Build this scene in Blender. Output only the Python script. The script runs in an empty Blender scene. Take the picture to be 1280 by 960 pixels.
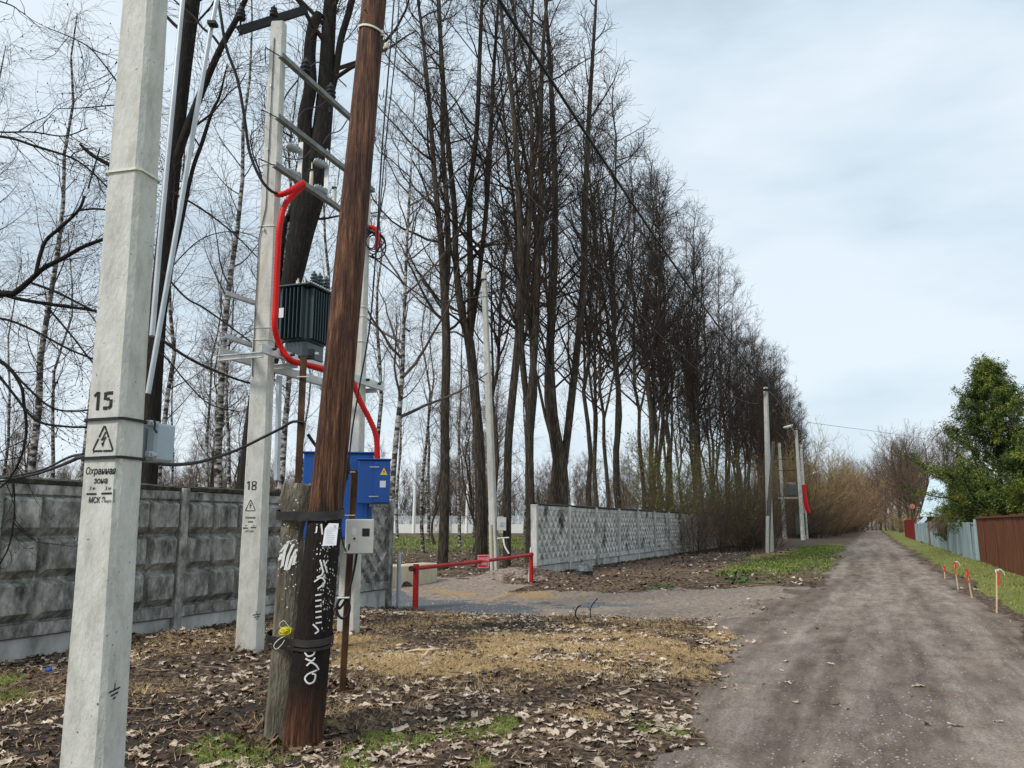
import bpy, math, random
import numpy as np
from mathutils import Vector, Matrix
from math import sin, cos, pi, radians

sc = bpy.context.scene
# ------------------------------------------------------------------ camera, sky, sun, exposure
PITCH = math.atan(0.175); SP = sin(PITCH); CP = cos(PITCH); EYE = 1.6; FPX = 1000.0
cam_data = bpy.data.cameras.new('camera'); cam = bpy.data.objects.new('camera', cam_data)
sc.collection.objects.link(cam); sc.camera = cam
cam_data.sensor_width = 36; cam_data.lens = FPX / 1280 * 36; cam_data.clip_end = 3000; cam_data.clip_start = .05
cam.location = (0, 0, EYE); cam.rotation_euler = (pi / 2 + PITCH, 0, 0)
sc.view_settings.view_transform = 'Standard'; sc.view_settings.look = 'None'
sc.view_settings.exposure = 0.42; sc.view_settings.gamma = 1.0
SUN_EL, SUN_AZ = radians(46), radians(232)      # azimuth clockwise from +Y
world = bpy.data.worlds.new("World"); sc.world = world; world.use_nodes = True
nt = world.node_tree; nt.nodes.clear()
N = nt.nodes.new
out = N('ShaderNodeOutputWorld'); sky = N('ShaderNodeTexSky'); sky.sky_type = 'NISHITA'; sky.sun_disc = False
sky.sun_elevation = SUN_EL; sky.sun_rotation = SUN_AZ; sky.air_density = 1.2; sky.dust_density = 2.0
bg1 = N('ShaderNodeBackground'); bg1.inputs['Strength'].default_value = 0.12
nt.links.new(sky.outputs[0], bg1.inputs[0])
tc = N('ShaderNodeTexCoord'); mp = N('ShaderNodeMapping'); mp.inputs['Scale'].default_value = (1.0, 1.0, 3.2)
mp.inputs['Location'].default_value = (0.35, 0.1, 0.62)
nz = N('ShaderNodeTexNoise'); nz.inputs['Scale'].default_value = 2.2; nz.inputs['Detail'].default_value = 6; nz.inputs['Roughness'].default_value = .5
nt.links.new(tc.outputs['Generated'], mp.inputs[0]); nt.links.new(mp.outputs[0], nz.inputs['Vector'])
cr = N('ShaderNodeValToRGB'); e = cr.color_ramp.elements
e[0].position = .33; e[0].color = (.445, .53, .605, 1); e[1].position = .56; e[1].color = (.625, .70, .76, 1)
m_ = cr.color_ramp.elements.new(.42); m_.color = (.525, .62, .70, 1)
nt.links.new(nz.outputs['Fac'], cr.inputs[0])
bg2 = N('ShaderNodeBackground'); bg2.inputs['Strength'].default_value = 1.0
nt.links.new(cr.outputs[0], bg2.inputs[0])
mx = N('ShaderNodeMixShader'); mx.inputs[0].default_value = .93
nt.links.new(bg1.outputs[0], mx.inputs[1]); nt.links.new(bg2.outputs[0], mx.inputs[2]); nt.links.new(mx.outputs[0], out.inputs[0])
sd = bpy.data.lights.new('sun', 'SUN'); sd.energy = 2.2; sd.angle = radians(11); sd.color = (1, .95, .88)
sun = bpy.data.objects.new('sun', sd); sc.collection.objects.link(sun)
_d = Vector((sin(SUN_AZ) * cos(SUN_EL), cos(SUN_AZ) * cos(SUN_EL), sin(SUN_EL)))
sun.rotation_euler = _d.to_track_quat('Z', 'Y').to_euler()

# ------------------------------------------------------------------ frames of reference
def ray(u, v):
    dx = (u - 640) / FPX; dy = (480 - v) / FPX
    return np.array([dx, CP - dy * SP, SP + dy * CP])
def at(u, v, Y):
    r = ray(u, v); s = Y / r[1]; return np.array([r[0] * s, Y, EYE + r[2] * s])
def gr(u, v, z=0.0):
    r = ray(u, v); s = (z - EYE) / r[2]; return np.array([r[0] * s, r[1] * s, z])
DX, DY = .4052, .9142
def W(s, t, z=0.0): return np.array([DX * s + DY * t, DY * s - DX * t, z])      # along the road, to its right
def st(x, y): return DX * x + DY * y, DY * x - DX * y
ROADAZ = math.atan2(DX, DY)

# ------------------------------------------------------------------ noise
_rt = np.random.RandomState(5).rand(256, 256)
def vnoise(x, y):
    x = np.asarray(x, float); y = np.asarray(y, float)
    xi = np.floor(x).astype(int); yi = np.floor(y).astype(int); fx = x - xi; fy = y - yi
    fx = fx * fx * (3 - 2 * fx); fy = fy * fy * (3 - 2 * fy)
    a = _rt[xi & 255, yi & 255]; b = _rt[(xi + 1) & 255, yi & 255]; c = _rt[xi & 255, (yi + 1) & 255]; d = _rt[(xi + 1) & 255, (yi + 1) & 255]
    return (a * (1 - fx) + b * fx) * (1 - fy) + (c * (1 - fx) + d * fx) * fy
def fbm(x, y, o=4, r=.5):
    x = np.asarray(x, float); y = np.asarray(y, float)
    s = 0; a = 1; n = 0
    for i in range(o):
        s = s + a * vnoise(x + 17.3 * i, y + 9.1 * i); n += a; a *= r; x = x * 2.03; y = y * 2.03
    return s / n
def sm(a, b, x):
    t = np.clip((np.asarray(x, float) - a) / (b - a), 0, 1); return t * t * (3 - 2 * t)
def gauss(x, y, cx, cy, r, ry=None):
    ry = ry or r; return np.exp(-((x - cx) / r) ** 2 - ((y - cy) / ry) ** 2)

# ------------------------------------------------------------------ where things lie on the ground
def masks(x, y):
    s, t = st(x, y)
    w1 = (fbm(x * .45, y * .45, 4) - .5); w2 = (fbm(x * 1.7 + 40, y * 1.7, 4) - .5)
    left = -1.45 - .9 * np.exp(-((s - 15.5) / 5.5) ** 2) - .3 * sm(30, 60, s) + w1 * 1.5 + w2 * .7
    right = 1.95 - .2 * sm(20, 60, s) + .5 * np.exp(-((s - 9) / 3.5) ** 2) + w1 * 1.1 + w2 * .6
    road = sm(-.18, .18, t - left) * sm(-.15, .15, right - t) * (1 - sm(225, 235, s))
    ds = (-9.4 - t)
    c0 = 13.6 + .06 * (t + 9) - 1.2 * sm(-4, -1.5, t); c1 = 19.2 + .15 * (t + 9) + 1.6 * sm(-4.5, -1.5, t)
    c1 = np.where(t < -8.5, 21.5, c1); c0 = np.where(t < -8.5, c0 + .6, c0)
    track = sm(-.5, .4, s - (c0 + w1 * 2.6 + w2 * 1.8)) * sm(-.6, .5, (c1 + w1 * 3.4 + w2 * 1.6) - s) * sm(-30, -20, t) * sm(.5, -.8, t)
    gravel = sm(-.2, .45, 1 - ((t + 9.5) / 4.2) ** 2 - ((s - 15.7 - w1 * 2) / 1.7) ** 2 + w2 * 2.6)
    gravel = np.maximum(gravel, .5 * sm(0, .8, 1 - ((t + 5.2) / 1.3) ** 2 - ((s - 16.8) / .6) ** 2 + w2 * 4))
    gravel = np.maximum(gravel, .4 * sm(0, .8, 1 - ((t + 3.4) / 1.4) ** 2 - ((s - 15.2) / .6) ** 2 + w2 * 4))
    green = sm(.25, .6, sm(1.9, 2.7, t - (right - 1.9) * .8) * sm(60, 4.5, t) + w2 * 1.0 - .1)
    green = np.maximum(green, .8 * sm(.0, .9, 1 - ((t + 3.2) / 2.0) ** 2 - ((s - 35) / 10) ** 2 + w2 * 3.6))
    green = np.maximum(green, .8 * sm(0, .5, 1 - ((t + 3) / 1.4) ** 2 - ((s - 54) / 16) ** 2 + w2 * 3.2))
    green = np.maximum(green, .55 * sm(.0, .6, 1 - ((x + 4) / 14) ** 2 - ((y - 62) / 20) ** 2 + w1 * 1.6))
    for cx, cy, r in ((-1.85, 6.0, .45), (-1.0, 6.0, .5), (-.65, 5.75, .45), (-4.7, 7.6, .6), (-5.2, 8.1, .5), (1.2, 6.8, .3), (1.6, 8.3, .35), (-.2, 6.6, .3), (1.9, 19.6, .55), (3.6, 20.6, .5), (-3.6, 11.3, .3)):
        green = np.maximum(green, .8 * sm(.1, .8, 1 - ((x - cx) / r) ** 2 - ((y - cy) / r) ** 2 + w2 * 4.5))
    dry = sm(.1, .7, 1 - ((x - 1.0) / 3.2) ** 2 - ((y - 9.9) / 2.7) ** 2 + w2 * 3.6 - .1)
    dry = np.maximum(dry, sm(.1, .6, 1 - ((x + .8) / 1.5) ** 2 - ((y - 9.3) / 1.3) ** 2 + w2 * 2.4))
    dry = np.maximum(dry, .8 * sm(.1, .6, 1 - ((x + 1.9) / 1.0) ** 2 - ((y - 10.8) / .8) ** 2 + w2 * 2.4))
    dry = np.maximum(dry, .42 * (1 - road) * sm(.42, .62, fbm(x * .8 + 7, y * .8, 4)) * (t < 0) * (y > 6.5) * (y < 30)); dry = np.maximum(dry, .6 * sm(.2, .7, 1 - ((t + 4) / 2.2) ** 2 - ((s - 44) / 20) ** 2 + w2 * 2.4))
    soil = sm(.2, .7, .9 * gauss(x, y, -2.9, 6.2, 1.9, 1.7) + .9 * gauss(x, y, -1.6, 13.2, 3.0, .9) + .7 * gauss(x, y, 2.8, 13.4, 1.5, .7) + w2 * 1.1)
    sand = .8 * sm(.1, .9, 1 - ((t + 8.3) / 2.6) ** 2 - ((s - 18.4) / .9) ** 2 + w2 * 3.6)
    off = (1 - road)
    green = green * off * (1 - track); dry = dry * off * (1 - track); soil = soil * off
    return road, track * off, gravel * off, green, dry, soil, sand
def hgt(x, y):
    x = np.asarray(x, float); y = np.asarray(y, float); s, t = st(x, y)
    road = sm(-2.4, -1.4, t) * sm(2.6, 1.8, t); near = sm(70, 15, np.abs(y) + np.abs(x) * .5)
    trk = sm(13, 14.5, s) * sm(21.5, 19.5, s) * sm(-12, -10, t)
    soft = 1 - np.maximum(road, trk)
    h = (fbm(x * .35, y * .35, 3) - .5) * .12 * near * (.25 + soft)
    h = h + (fbm(x * 1.6, y * 1.6, 4, .6) - .5) * (.02 + .10 * soft) * near
    h = h + (fbm(x * 7, y * 7, 3, .6) - .5) * (.007 + .038 * soft) * sm(30, 12, y)
    # wheel ruts
    h = h - .018 * (np.exp(-((t + .65) / .28) ** 2) + np.exp(-((t - .95) / .28) ** 2)) * near
    h = h + .05 * soft * near
    h = h + .16 * gauss(x, y, -4.2, 10.9, .9, .7) + .12 * gauss(x, y, -3.5, 9.1, .7, .6) + .06 * gauss(x, y, -.3, 9.6, 2.0, 1.4)
    h = h - .17 * np.exp(-((s - 16.3) / 3.0) ** 2 - ((t + 8.6) / 3.6) ** 2)
    h = h + .30 * gauss(x, y, .3, 24.3, 1.4, .8) + .03 * sm(-7.2, -8.8, t) * sm(22, 25, s) * sm(90, 60, s)
    h = h + .5 * sm(-13, -30, t) * sm(30, 90, y) + .1 * sm(2.2, 3.4, t) * sm(80, 50, s)
    return h
def g(x, y): return float(hgt(x, y))

# ------------------------------------------------------------------ materials
def newmat(name):
    m = bpy.data.materials.new(name); m.use_nodes = True
    n = m.node_tree; b = n.nodes['Principled BSDF']; b.inputs['Specular IOR Level'].default_value = .3
    return m, n, b
def ramp(n, stops):
    r = n.nodes.new('ShaderNodeValToRGB'); el = r.color_ramp.elements
    while len(el) > 1: el.remove(el[0])
    el[0].position = stops[0][0]; el[0].color = (*stops[0][1], 1)
    for p, c in stops[1:]:
        q = el.new(p); q.color = (*c, 1)
    return r
def surf(name, stops,  scale=(1, 1, 1), freq=6, detail=6, rough=.8, bump=.3, bscale=40, bdist=.01, metal=0, coord='Object', big=None, rr=.6, island=0, spec=.3, grime=None, pits=0):
    """noise -> ramp -> principled, with a second large-scale noise and a fine bump"""
    m, n, b = newmat(name); L = n.links.new
    tc = n.nodes.new('ShaderNodeTexCoord'); mp = n.nodes.new('ShaderNodeMapping'); mp.inputs['Scale'].default_value = scale
    L(tc.outputs[coord], mp.inputs[0])
    oi = n.nodes.new('ShaderNodeObjectInfo'); mu = n.nodes.new('ShaderNodeMath'); mu.operation = 'MULTIPLY'; mu.inputs[1].default_value = 37
    L(oi.outputs['Random'], mu.inputs[0])
    nz = n.nodes.new('ShaderNodeTexNoise'); nz.noise_dimensions = '4D'; nz.inputs['Scale'].default_value = freq; nz.inputs['Detail'].default_value = detail; nz.inputs['Roughness'].default_value = rr
    L(mp.outputs[0], nz.inputs['Vector']); L(mu.outputs[0], nz.inputs['W'])
    r = ramp(n, stops); L(nz.outputs['Fac'], r.inputs[0]); col = r.outputs[0]
    if big:
        n2 = n.nodes.new('ShaderNodeTexNoise'); n2.noise_dimensions = '4D'; n2.inputs['Scale'].default_value = big[0]; n2.inputs['Detail'].default_value = 5
        m2 = n.nodes.new('ShaderNodeMapping'); m2.inputs['Scale'].default_value = big[3] if len(big) > 3 else (1, 1, 1); L(tc.outputs[coord], m2.inputs[0])
        L(m2.outputs[0], n2.inputs['Vector']); L(mu.outputs[0], n2.inputs['W'])
        r2 = ramp(n, [(big[1], (0, 0, 0)), (big[1] + .14, (1, 1, 1))]); L(n2.outputs['Fac'], r2.inputs[0])
        mx = n.nodes.new('ShaderNodeMixRGB'); L(r2.outputs[0], mx.inputs[0]); L(col, mx.inputs[1]); mx.inputs[2].default_value = (*big[2], 1); col = mx.outputs[0]
    if pits:
        vz = n.nodes.new('ShaderNodeTexNoise'); vz.inputs['Scale'].default_value = pits; vz.inputs['Detail'].default_value = 2; L(tc.outputs[coord], vz.inputs['Vector'])
        pr = ramp(n, [(.24, (.25, .24, .22)), (.30, (1, 1, 1))]); L(vz.outputs['Fac'], pr.inputs[0]); mx = n.nodes.new('ShaderNodeMixRGB'); mx.blend_type = 'MULTIPLY'; mx.inputs[0].default_value = 1; L(col, mx.inputs[1]); L(pr.outputs[0], mx.inputs[2]); col = mx.outputs[0]
    if grime == 'tar':      # a band of tar painted round the lower pole, ragged at both ends
        sx = n.nodes.new('ShaderNodeSeparateXYZ'); L(tc.outputs[coord], sx.inputs[0])
        ad = n.nodes.new('ShaderNodeMath'); ad.operation = 'MULTIPLY_ADD'; L(nz.outputs['Fac'], ad.inputs[0]); ad.inputs[1].default_value = .9; L(sx.outputs['Z'], ad.inputs[2])
        dv = n.nodes.new('ShaderNodeMath'); dv.operation = 'DIVIDE'; L(ad.outputs[0], dv.inputs[0]); dv.inputs[1].default_value = 4
        tr_ = ramp(n, [(.16, (0, 0, 0)), (.235, (.93, .93, .93)), (.52, (.93, .93, .93)), (.56, (0, 0, 0))]); L(dv.outputs[0], tr_.inputs[0])
        mx = n.nodes.new('ShaderNodeMixRGB'); L(tr_.outputs[0], mx.inputs[0]); L(col, mx.inputs[1]); mx.inputs[2].default_value = (.008, .006, .005, 1); col = mx.outputs[0]
    elif grime:      # (z low, z high, colour, strength) : splash and damp that belong to the object, by its own height
        sx = n.nodes.new('ShaderNodeSeparateXYZ'); L(tc.outputs[coord], sx.inputs[0])
        ad = n.nodes.new('ShaderNodeMath'); ad.operation = 'MULTIPLY_ADD'; L(nz.outputs['Fac'], ad.inputs[0]); ad.inputs[1].default_value = grime[4] if len(grime) > 4 else .5; L(sx.outputs['Z'], ad.inputs[2])
        mr = n.nodes.new('ShaderNodeMapRange'); mr.inputs[1].default_value = grime[0]; mr.inputs[2].default_value = grime[1]; mr.inputs[3].default_value = grime[3]; mr.inputs[4].default_value = 0
        L(ad.outputs[0], mr.inputs[0]); mx = n.nodes.new('ShaderNodeMixRGB'); L(mr.outputs[0], mx.inputs[0]); L(col, mx.inputs[1]); mx.inputs[2].default_value = (*grime[2], 1); col = mx.outputs[0]
    if island:
        ge = n.nodes.new('ShaderNodeNewGeometry'); hs = n.nodes.new('ShaderNodeHueSaturation')
        a = n.nodes.new('ShaderNodeMath'); a.operation = 'ADD'; L(ge.outputs['Random Per Island'], a.inputs[0]); L(oi.outputs['Random'], a.inputs[1])
        fr = n.nodes.new('ShaderNodeMath'); fr.operation = 'FRACT'; L(a.outputs[0], fr.inputs[0])
        mr = n.nodes.new('ShaderNodeMapRange'); mr.inputs[3].default_value = 1 - island; mr.inputs[4].default_value = 1 + island; L(fr.outputs[0], mr.inputs[0])
        L(mr.outputs[0], hs.inputs['Value']); L(col, hs.inputs['Color']); col = hs.outputs[0]
    L(col, b.inputs['Base Color']); b.inputs['Roughness'].default_value = rough; b.inputs['Metallic'].default_value = metal; b.inputs['Specular IOR Level'].default_value = spec
    if bump:
        nb = n.nodes.new('ShaderNodeTexNoise'); nb.inputs['Scale'].default_value = bscale; nb.inputs['Detail'].default_value = 4; L(mp.outputs[0], nb.inputs['Vector'])
        bp = n.nodes.new('ShaderNodeBump'); bp.inputs['Strength'].default_value = bump; bp.inputs['Distance'].default_value = bdist; L(nb.outputs['Fac'], bp.inputs['Height']); L(bp.outputs[0], b.inputs['Normal'])
    return m
M = {}
M['pole'] = surf('new_concrete', [(.3, (.36, .355, .31)), (.5, (.53, .525, .475)), (.70, (.64, .635, .59))], (1, 1, .4), 11, 10, .85, .8, 70, .006, rr=.72, big=(1.8, .60, (.42, .37, .28), (3, 3, .5)), pits=48)
M['stubc'] = surf('old_concrete', [(.3, (.06, .052, .040)), (.5, (.15, .132, .098)), (.7, (.24, .215, .165))], (1, 1, .3), 12, 8, .95, .9, 60, .015, big=(3, .56, (.07, .075, .035)))
M['wallg'] = surf('grimy_cast_concrete', [(.34, (.05, .05, .045)), (.44, (.16, .158, .142)), (.54, (.33, .325, .295)), (.64, (.56, .55, .50))], (1, 1, .45), 6, 12, .95, .55, 50, .010, rr=.72, big=(2.2, .62, (.09, .09, .075), (1, 1, .5)))
M['walll'] = surf('pale_weathered_concrete', [(.34, (.20, .20, .18)), (.48, (.46, .455, .42)), (.62, (.70, .69, .64))], (1, 1, .4), 5, 10, .95, 1.0, 50, .014, rr=.74, big=(2.0, .54, (.09, .09, .075), (1, 1, .5)))
M['plinth'] = surf('white_plinth_concrete', [(.34, (.24, .24, .22)), (.5, (.44, .44, .41)), (.68, (.58, .58, .54))], (1, 1, .5), 4, 8, .9, .5, 40, .01, big=(1.7, .58, (.18, .18, .15), (1, 1, .4)))
M['moss'] = surf('mossy_coping', [(.35, (.018, .018, .014)), (.55, (.06, .058, .045)), (.7, (.10, .105, .05))], (1, 1, 1), 9, 7, 1, 1, 40, .03)
M['block'] = surf('cream_concrete_block', [(.3, (.30, .25, .16)), (.5, (.50, .45, .33)), (.7, (.58, .54, .42))], (1, 1, .2), 4, 7, .9, .4, 30, .01)
M['wood'] = surf('old_impregnated_timber', [(.36, (.010, .005, .003)), (.46, (.060, .022, .011)), (.56, (.15, .062, .030)), (.68, (.32, .175, .10))], (9, 9, .50), 4, 10, .7, 1.0, 16, .03, rr=.72, big=(3.2, .58, (.030, .012, .007), (1, 1, .8)), grime='tar')
M['woodgrey'] = surf('grey_old_timber', [(.3, (.05, .045, .035)), (.6, (.14, .125, .10))], (8, 8, .6), 4, 7, .9, .8, 14, .02)
M['tar'] = surf('tarred_band', [(.4, (.012, .011, .011)), (.7, (.04, .035, .03))], (1, 1, 1), 8, 5, .45, .3, 20, .005, spec=.5)
M['rust'] = surf('rusty_steel', [(.3, (.022, .012, .008)), (.5, (.07, .035, .018)), (.7, (.15, .08, .038))], (1, 1, .5), 8, 7, .8, .5, 60, .004, big=(1.5, .6, (.22, .13, .06), (1, 1, .6)))
M['galv'] = surf('galvanised_steel', [(.3, (.36, .39, .41)), (.7, (.55, .59, .62))], (1, 1, .3), 14, 5, .5, .1, 60, .002, metal=.35, spec=.5)
M['steelgrey'] = surf('dull_crossarm_steel', [(.3, (.10, .11, .11)), (.7, (.26, .27, .27))], (1, 1, 1), 10, 5, .6, .1, 60, .002)
M['galvw'] = surf('pale_galvanised_channel', [(.3, (.48, .49, .48)), (.7, (.68, .69, .68))], (1, 1, 1), 10, 5, .5, .1, 60, .002, metal=.2, spec=.5)
M['bluegrey'] = surf('blue_grey_enamel', [(.3, (.30, .37, .41)), (.7, (.40, .47, .51))], (1, 1, 1), 4, 5, .45, .05, 60, .002, spec=.5)
M['black'] = surf('black_rubber', [(.3, (.010, .010, .011)), (.7, (.022, .022, .024))], (1, 1, 1), 10, 3, .6, .1, 60, .002)
M['ink'] = surf('black_stencil_paint', [(.3, (.012, .012, .012)), (.62, (.03, .03, .028)), (.8, (.12, .12, .10))], (1, 1, 1), 45, 4, .8, 0)
M['red'] = surf('red_corrugated_plastic', [(.3, (.50, .004, .003)), (.7, (.66, .007, .005))], (1, 1, 1), 5, 3, .5, 0, spec=.25)
M['redpaint'] = surf('red_gate_paint', [(.3, (.26, .010, .009)), (.62, (.44, .014, .012)), (.8, (.27, .03, .02))], (1, 1, .4), 9, 5, .5, .2, 60, .002)
M['blue'] = surf('blue_cabinet_paint', [(.3, (.003, .060, .28)), (.7, (.006, .085, .36))], (1, 1, 1), 3, 4, .4, .05, 40, .002, spec=.5)
M['white'] = surf('white_paint', [(.3, (.66, .66, .63)), (.7, (.80, .80, .77))], (1, 1, 1), 9, 5, .6, .1, 50, .002)
M['meter'] = surf('light_grey_meter_box', [(.3, (.52, .51, .46)), (.7, (.64, .63, .58))], (1, 1, 1), 5, 4, .5, .05, 40, .002, big=(4, .66, (.40, .38, .33)))
M['paper'] = surf('white_paper', [(.3, (.70, .71, .76)), (.7, (.80, .81, .85))], (1, 1, 1), 9, 5, .8, .1, 30, .002)
M['yellow'] = surf('yellow_twine', [(.3, (.70, .60, .02)), (.7, (.85, .75, .06))], (1, 1, 1), 30, 5, .7, .3, 80, .003)
M['whitetw'] = surf('white_twine', [(.3, (.60, .60, .50)), (.7, (.75, .74, .62))], (1, 1, 1), 30, 5, .7, .3, 80, .003)
M['trafo'] = surf('dark_transformer_enamel', [(.3, (.020, .038, .045)), (.7, (.035, .058, .066))], (1, 1, 1), 4, 4, .35, .05, 40, .002, spec=.6)
M['porc'] = surf('grey_porcelain', [(.3, (.33, .36, .35)), (.7, (.46, .49, .48))], (1, 1, 1), 6, 3, .3, 0, spec=.6)
M['cream'] = surf('cream_polymer', [(.3, (.50, .46, .36)), (.7, (.62, .57, .46))], (1, 1, 1), 6, 3, .5, 0)
M['darksteel'] = surf('blackened_steel', [(.3, (.012, .012, .012)), (.7, (.035, .033, .03))], (1, 1, 1), 10, 5, .7, .2, 60, .003)
M['wire'] = surf('bare_wire', [(.3, (.05, .05, .05)), (.7, (.10, .10, .10))], (1, 1, 1), 5, 3, .6, 0)
M['bark'] = surf('dark_lime_bark', [(.34, (.014, .011, .008)), (.5, (.050, .039, .029)), (.66, (.135, .11, .082))], (5, 5, .6), 5, 8, 1, 1, 9, .05, rr=.65, big=(.7, .60, (.055, .06, .035)))
M['barkd'] = surf('black_wet_bark', [(.3, (.008, .007, .006)), (.5, (.020, .017, .014)), (.75, (.05, .043, .034))], (5, 5, .6), 7, 8, 1, 1, 12, .04, rr=.65)
M['twig'] = surf('dark_twigs', [(.3, (.026, .018, .015)), (.7, (.055, .040, .032))], (1, 1, 1), 2, 2, 1, 0)
M['twigw'] = surf('brown_twigs', [(.3, (.085, .058, .042)), (.7, (.17, .12, .085))], (1, 1, 1), 2, 2, 1, 0)
M['twigb'] = surf('birch_twigs', [(.3, (.06, .045, .038)), (.7, (.12, .095, .08))], (1, 1, 1), 2, 2, 1, 0)
M['reddish'] = surf('reddish_brown_twigs', [(.35, (.075, .045, .032)), (.5, (.16, .095, .06)), (.65, (.27, .17, .10))], (1, 1, 1), .5, 3, 1, 0)
M['straw'] = surf('tan_willow_stems', [(.34, (.12, .072, .042)), (.44, (.28, .18, .095)), (.54, (.42, .31, .15)), (.64, (.30, .28, .09))], (1, 1, 1), .35, 3, 1, 0)
M['budgreen'] = surf('yellow_green_young_leaves', [(.3, (.10, .12, .02)), (.7, (.26, .27, .05))], (1, 1, 1), 2, 3, .8, 0, island=.35)
M['thuja'] = surf('evergreen_foliage', [(.36, (.016, .036, .009)), (.48, (.058, .092, .016)), (.60, (.17, .195, .03)), (.68, (.26, .27, .05))], (1, 1, 1), .9, 5, .8, 0, island=.4)
M['oldrust'] = surf('brown_painted_sheet', [(.3, (.075, .026, .013)), (.55, (.13, .048, .024)), (.75, (.19, .085, .045))], (3, 3, .3), 3, 7, .6, .2, 30, .004, big=(1.2, .60, (.20, .10, .055), (4, 4, .3)))
M['sheet'] = surf('grey_zinc_sheet', [(.3, (.23, .30, .33)), (.55, (.35, .44, .48)), (.75, (.46, .55, .58))], (3, 3, .3), 3, 7, .5, .2, 30, .004, metal=.2, island=.22, big=(.9, .58, (.20, .17, .14), (2, 2, .25)))
M['redsheet'] = surf('dark_red_sheet', [(.3, (.14, .012, .014)), (.7, (.25, .025, .025))], (3, 3, .3), 3, 5, .6, .2, 30, .004)
M['roof'] = surf('pale_blue_roof_sheet', [(.3, (.36, .48, .54)), (.7, (.56, .66, .70))], (1, 1, 1), 2, 5, .45, .2, 20, .004, metal=.1)
M['plank'] = surf('weathered_house_boards', [(.3, (.09, .07, .05)), (.7, (.20, .15, .10))], (1, 1, 4), 3, 5, .9, .3, 20, .01)
M['stake'] = surf('raw_wood_stake', [(.3, (.50, .36, .20)), (.7, (.68, .54, .34))], (8, 8, 1), 4, 5, .8, .2, 30, .003)
M['tape'] = surf('red_tape', [(.3, (.60, .02, .03)), (.7, (.80, .05, .05))], (1, 1, 1), 5, 3, .5, 0)
M['leafp'] = surf('pale_fallen_leaves', [(.3, (.26, .18, .12)), (.5, (.46, .37, .28)), (.7, (.66, .57, .48))], (1, 1, 1), 18, 4, .8, .2, 80, .004, island=.28)
M['leafb'] = surf('brown_fallen_leaves', [(.3, (.035, .021, .014)), (.5, (.11, .070, .045)), (.7, (.26, .185, .125))], (1, 1, 1), 3, 4, .8, .2, 80, .004, island=.5)
M['grass'] = surf('fresh_grass', [(.3, (.05, .09, .014)), (.45, (.10, .16, .024)), (.56, (.18, .21, .045)), (.7, (.28, .26, .09))], (1, 1, 1), .8, 3, .7, 0, island=.4)
M['grassr'] = surf('bright_verge_grass', [(.3, (.06, .11, .012)), (.45, (.12, .20, .025)), (.56, (.20, .25, .045)), (.7, (.32, .28, .10))], (1, 1, 1), .8, 3, .7, 0, island=.4)
M['hay'] = surf('dead_grass', [(.3, (.22, .14, .065)), (.5, (.42, .29, .14)), (.7, (.58, .44, .25))], (1, 1, 1), .8, 3, .8, 0, island=.4)
M['weed'] = surf('weed_leaves', [(.3, (.03, .075, .012)), (.7, (.09, .17, .03))], (1, 1, 1), 3, 3, .6, 0, island=.4)
M['stick'] = surf('dead_sticks', [(.3, (.09, .055, .035)), (.7, (.26, .19, .13))], (1, 1, 1), 2, 3, .9, 0, island=.5)
M['stone'] = surf('small_stones', [(.3, (.14, .125, .12)), (.7, (.36, .34, .33))], (1, 1, 1), 5, 4, .9, .3, 60, .004, island=.4)
M['clod'] = surf('soil_clods', [(.3, (.025, .017, .012)), (.7, (.075, .052, .036))], (1, 1, 1), 9, 4, 1, .5, 40, .01, island=.4)
M['plasticbag'] = surf('dark_plastic_bag', [(.3, (.02, .024, .03)), (.7, (.10, .12, .14))], (1, 1, 1), 12, 4, .35, .4, 30, .01, spec=.6)
M['bluep'] = surf('blue_plastic', [(.3, (.02, .06, .30)), (.7, (.03, .10, .45))], (1, 1, 1), 12, 4, .4, 0)
M['glass'] = surf('dark_meter_window', [(.3, (.01, .01, .012)), (.7, (.02, .02, .025))], (1, 1, 1), 3, 2, .45, 0, spec=.3)
M['warn'] = surf('yellow_warning_sticker', [(.3, (.80, .60, .03)), (.7, (.85, .66, .06))], (1, 1, 1), 3, 2, .5, 0)

def birch_mat():
    m, n, b = newmat('birch_bark'); L = n.links.new
    tc = n.nodes.new('ShaderNodeTexCoord'); mp = n.nodes.new('ShaderNodeMapping'); mp.inputs['Scale'].default_value = (2.2, 2.2, 5.5); L(tc.outputs['Object'], mp.inputs[0])
    oi = n.nodes.new('ShaderNodeObjectInfo'); mu = n.nodes.new('ShaderNodeMath'); mu.operation = 'MULTIPLY'; mu.inputs[1].default_value = 31; L(oi.outputs['Random'], mu.inputs[0])
    nz = n.nodes.new('ShaderNodeTexNoise'); nz.noise_dimensions = '4D'; nz.inputs['Scale'].default_value = 1.6; nz.inputs['Detail'].default_value = 6; nz.inputs['Roughness'].default_value = .7
    L(mp.outputs[0], nz.inputs['Vector']); L(mu.outputs[0], nz.inputs['W'])
    r = ramp(n, [(.44, (.022, .02, .018)), (.50, (.13, .12, .105)), (.56, (.36, .345, .32)), (.7, (.50, .48, .45))]); L(nz.outputs['Fac'], r.inputs[0])
    L(r.outputs[0], b.inputs['Base Color']); b.inputs['Roughness'].default_value = .9
    return m
M['birch'] = birch_mat()

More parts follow.
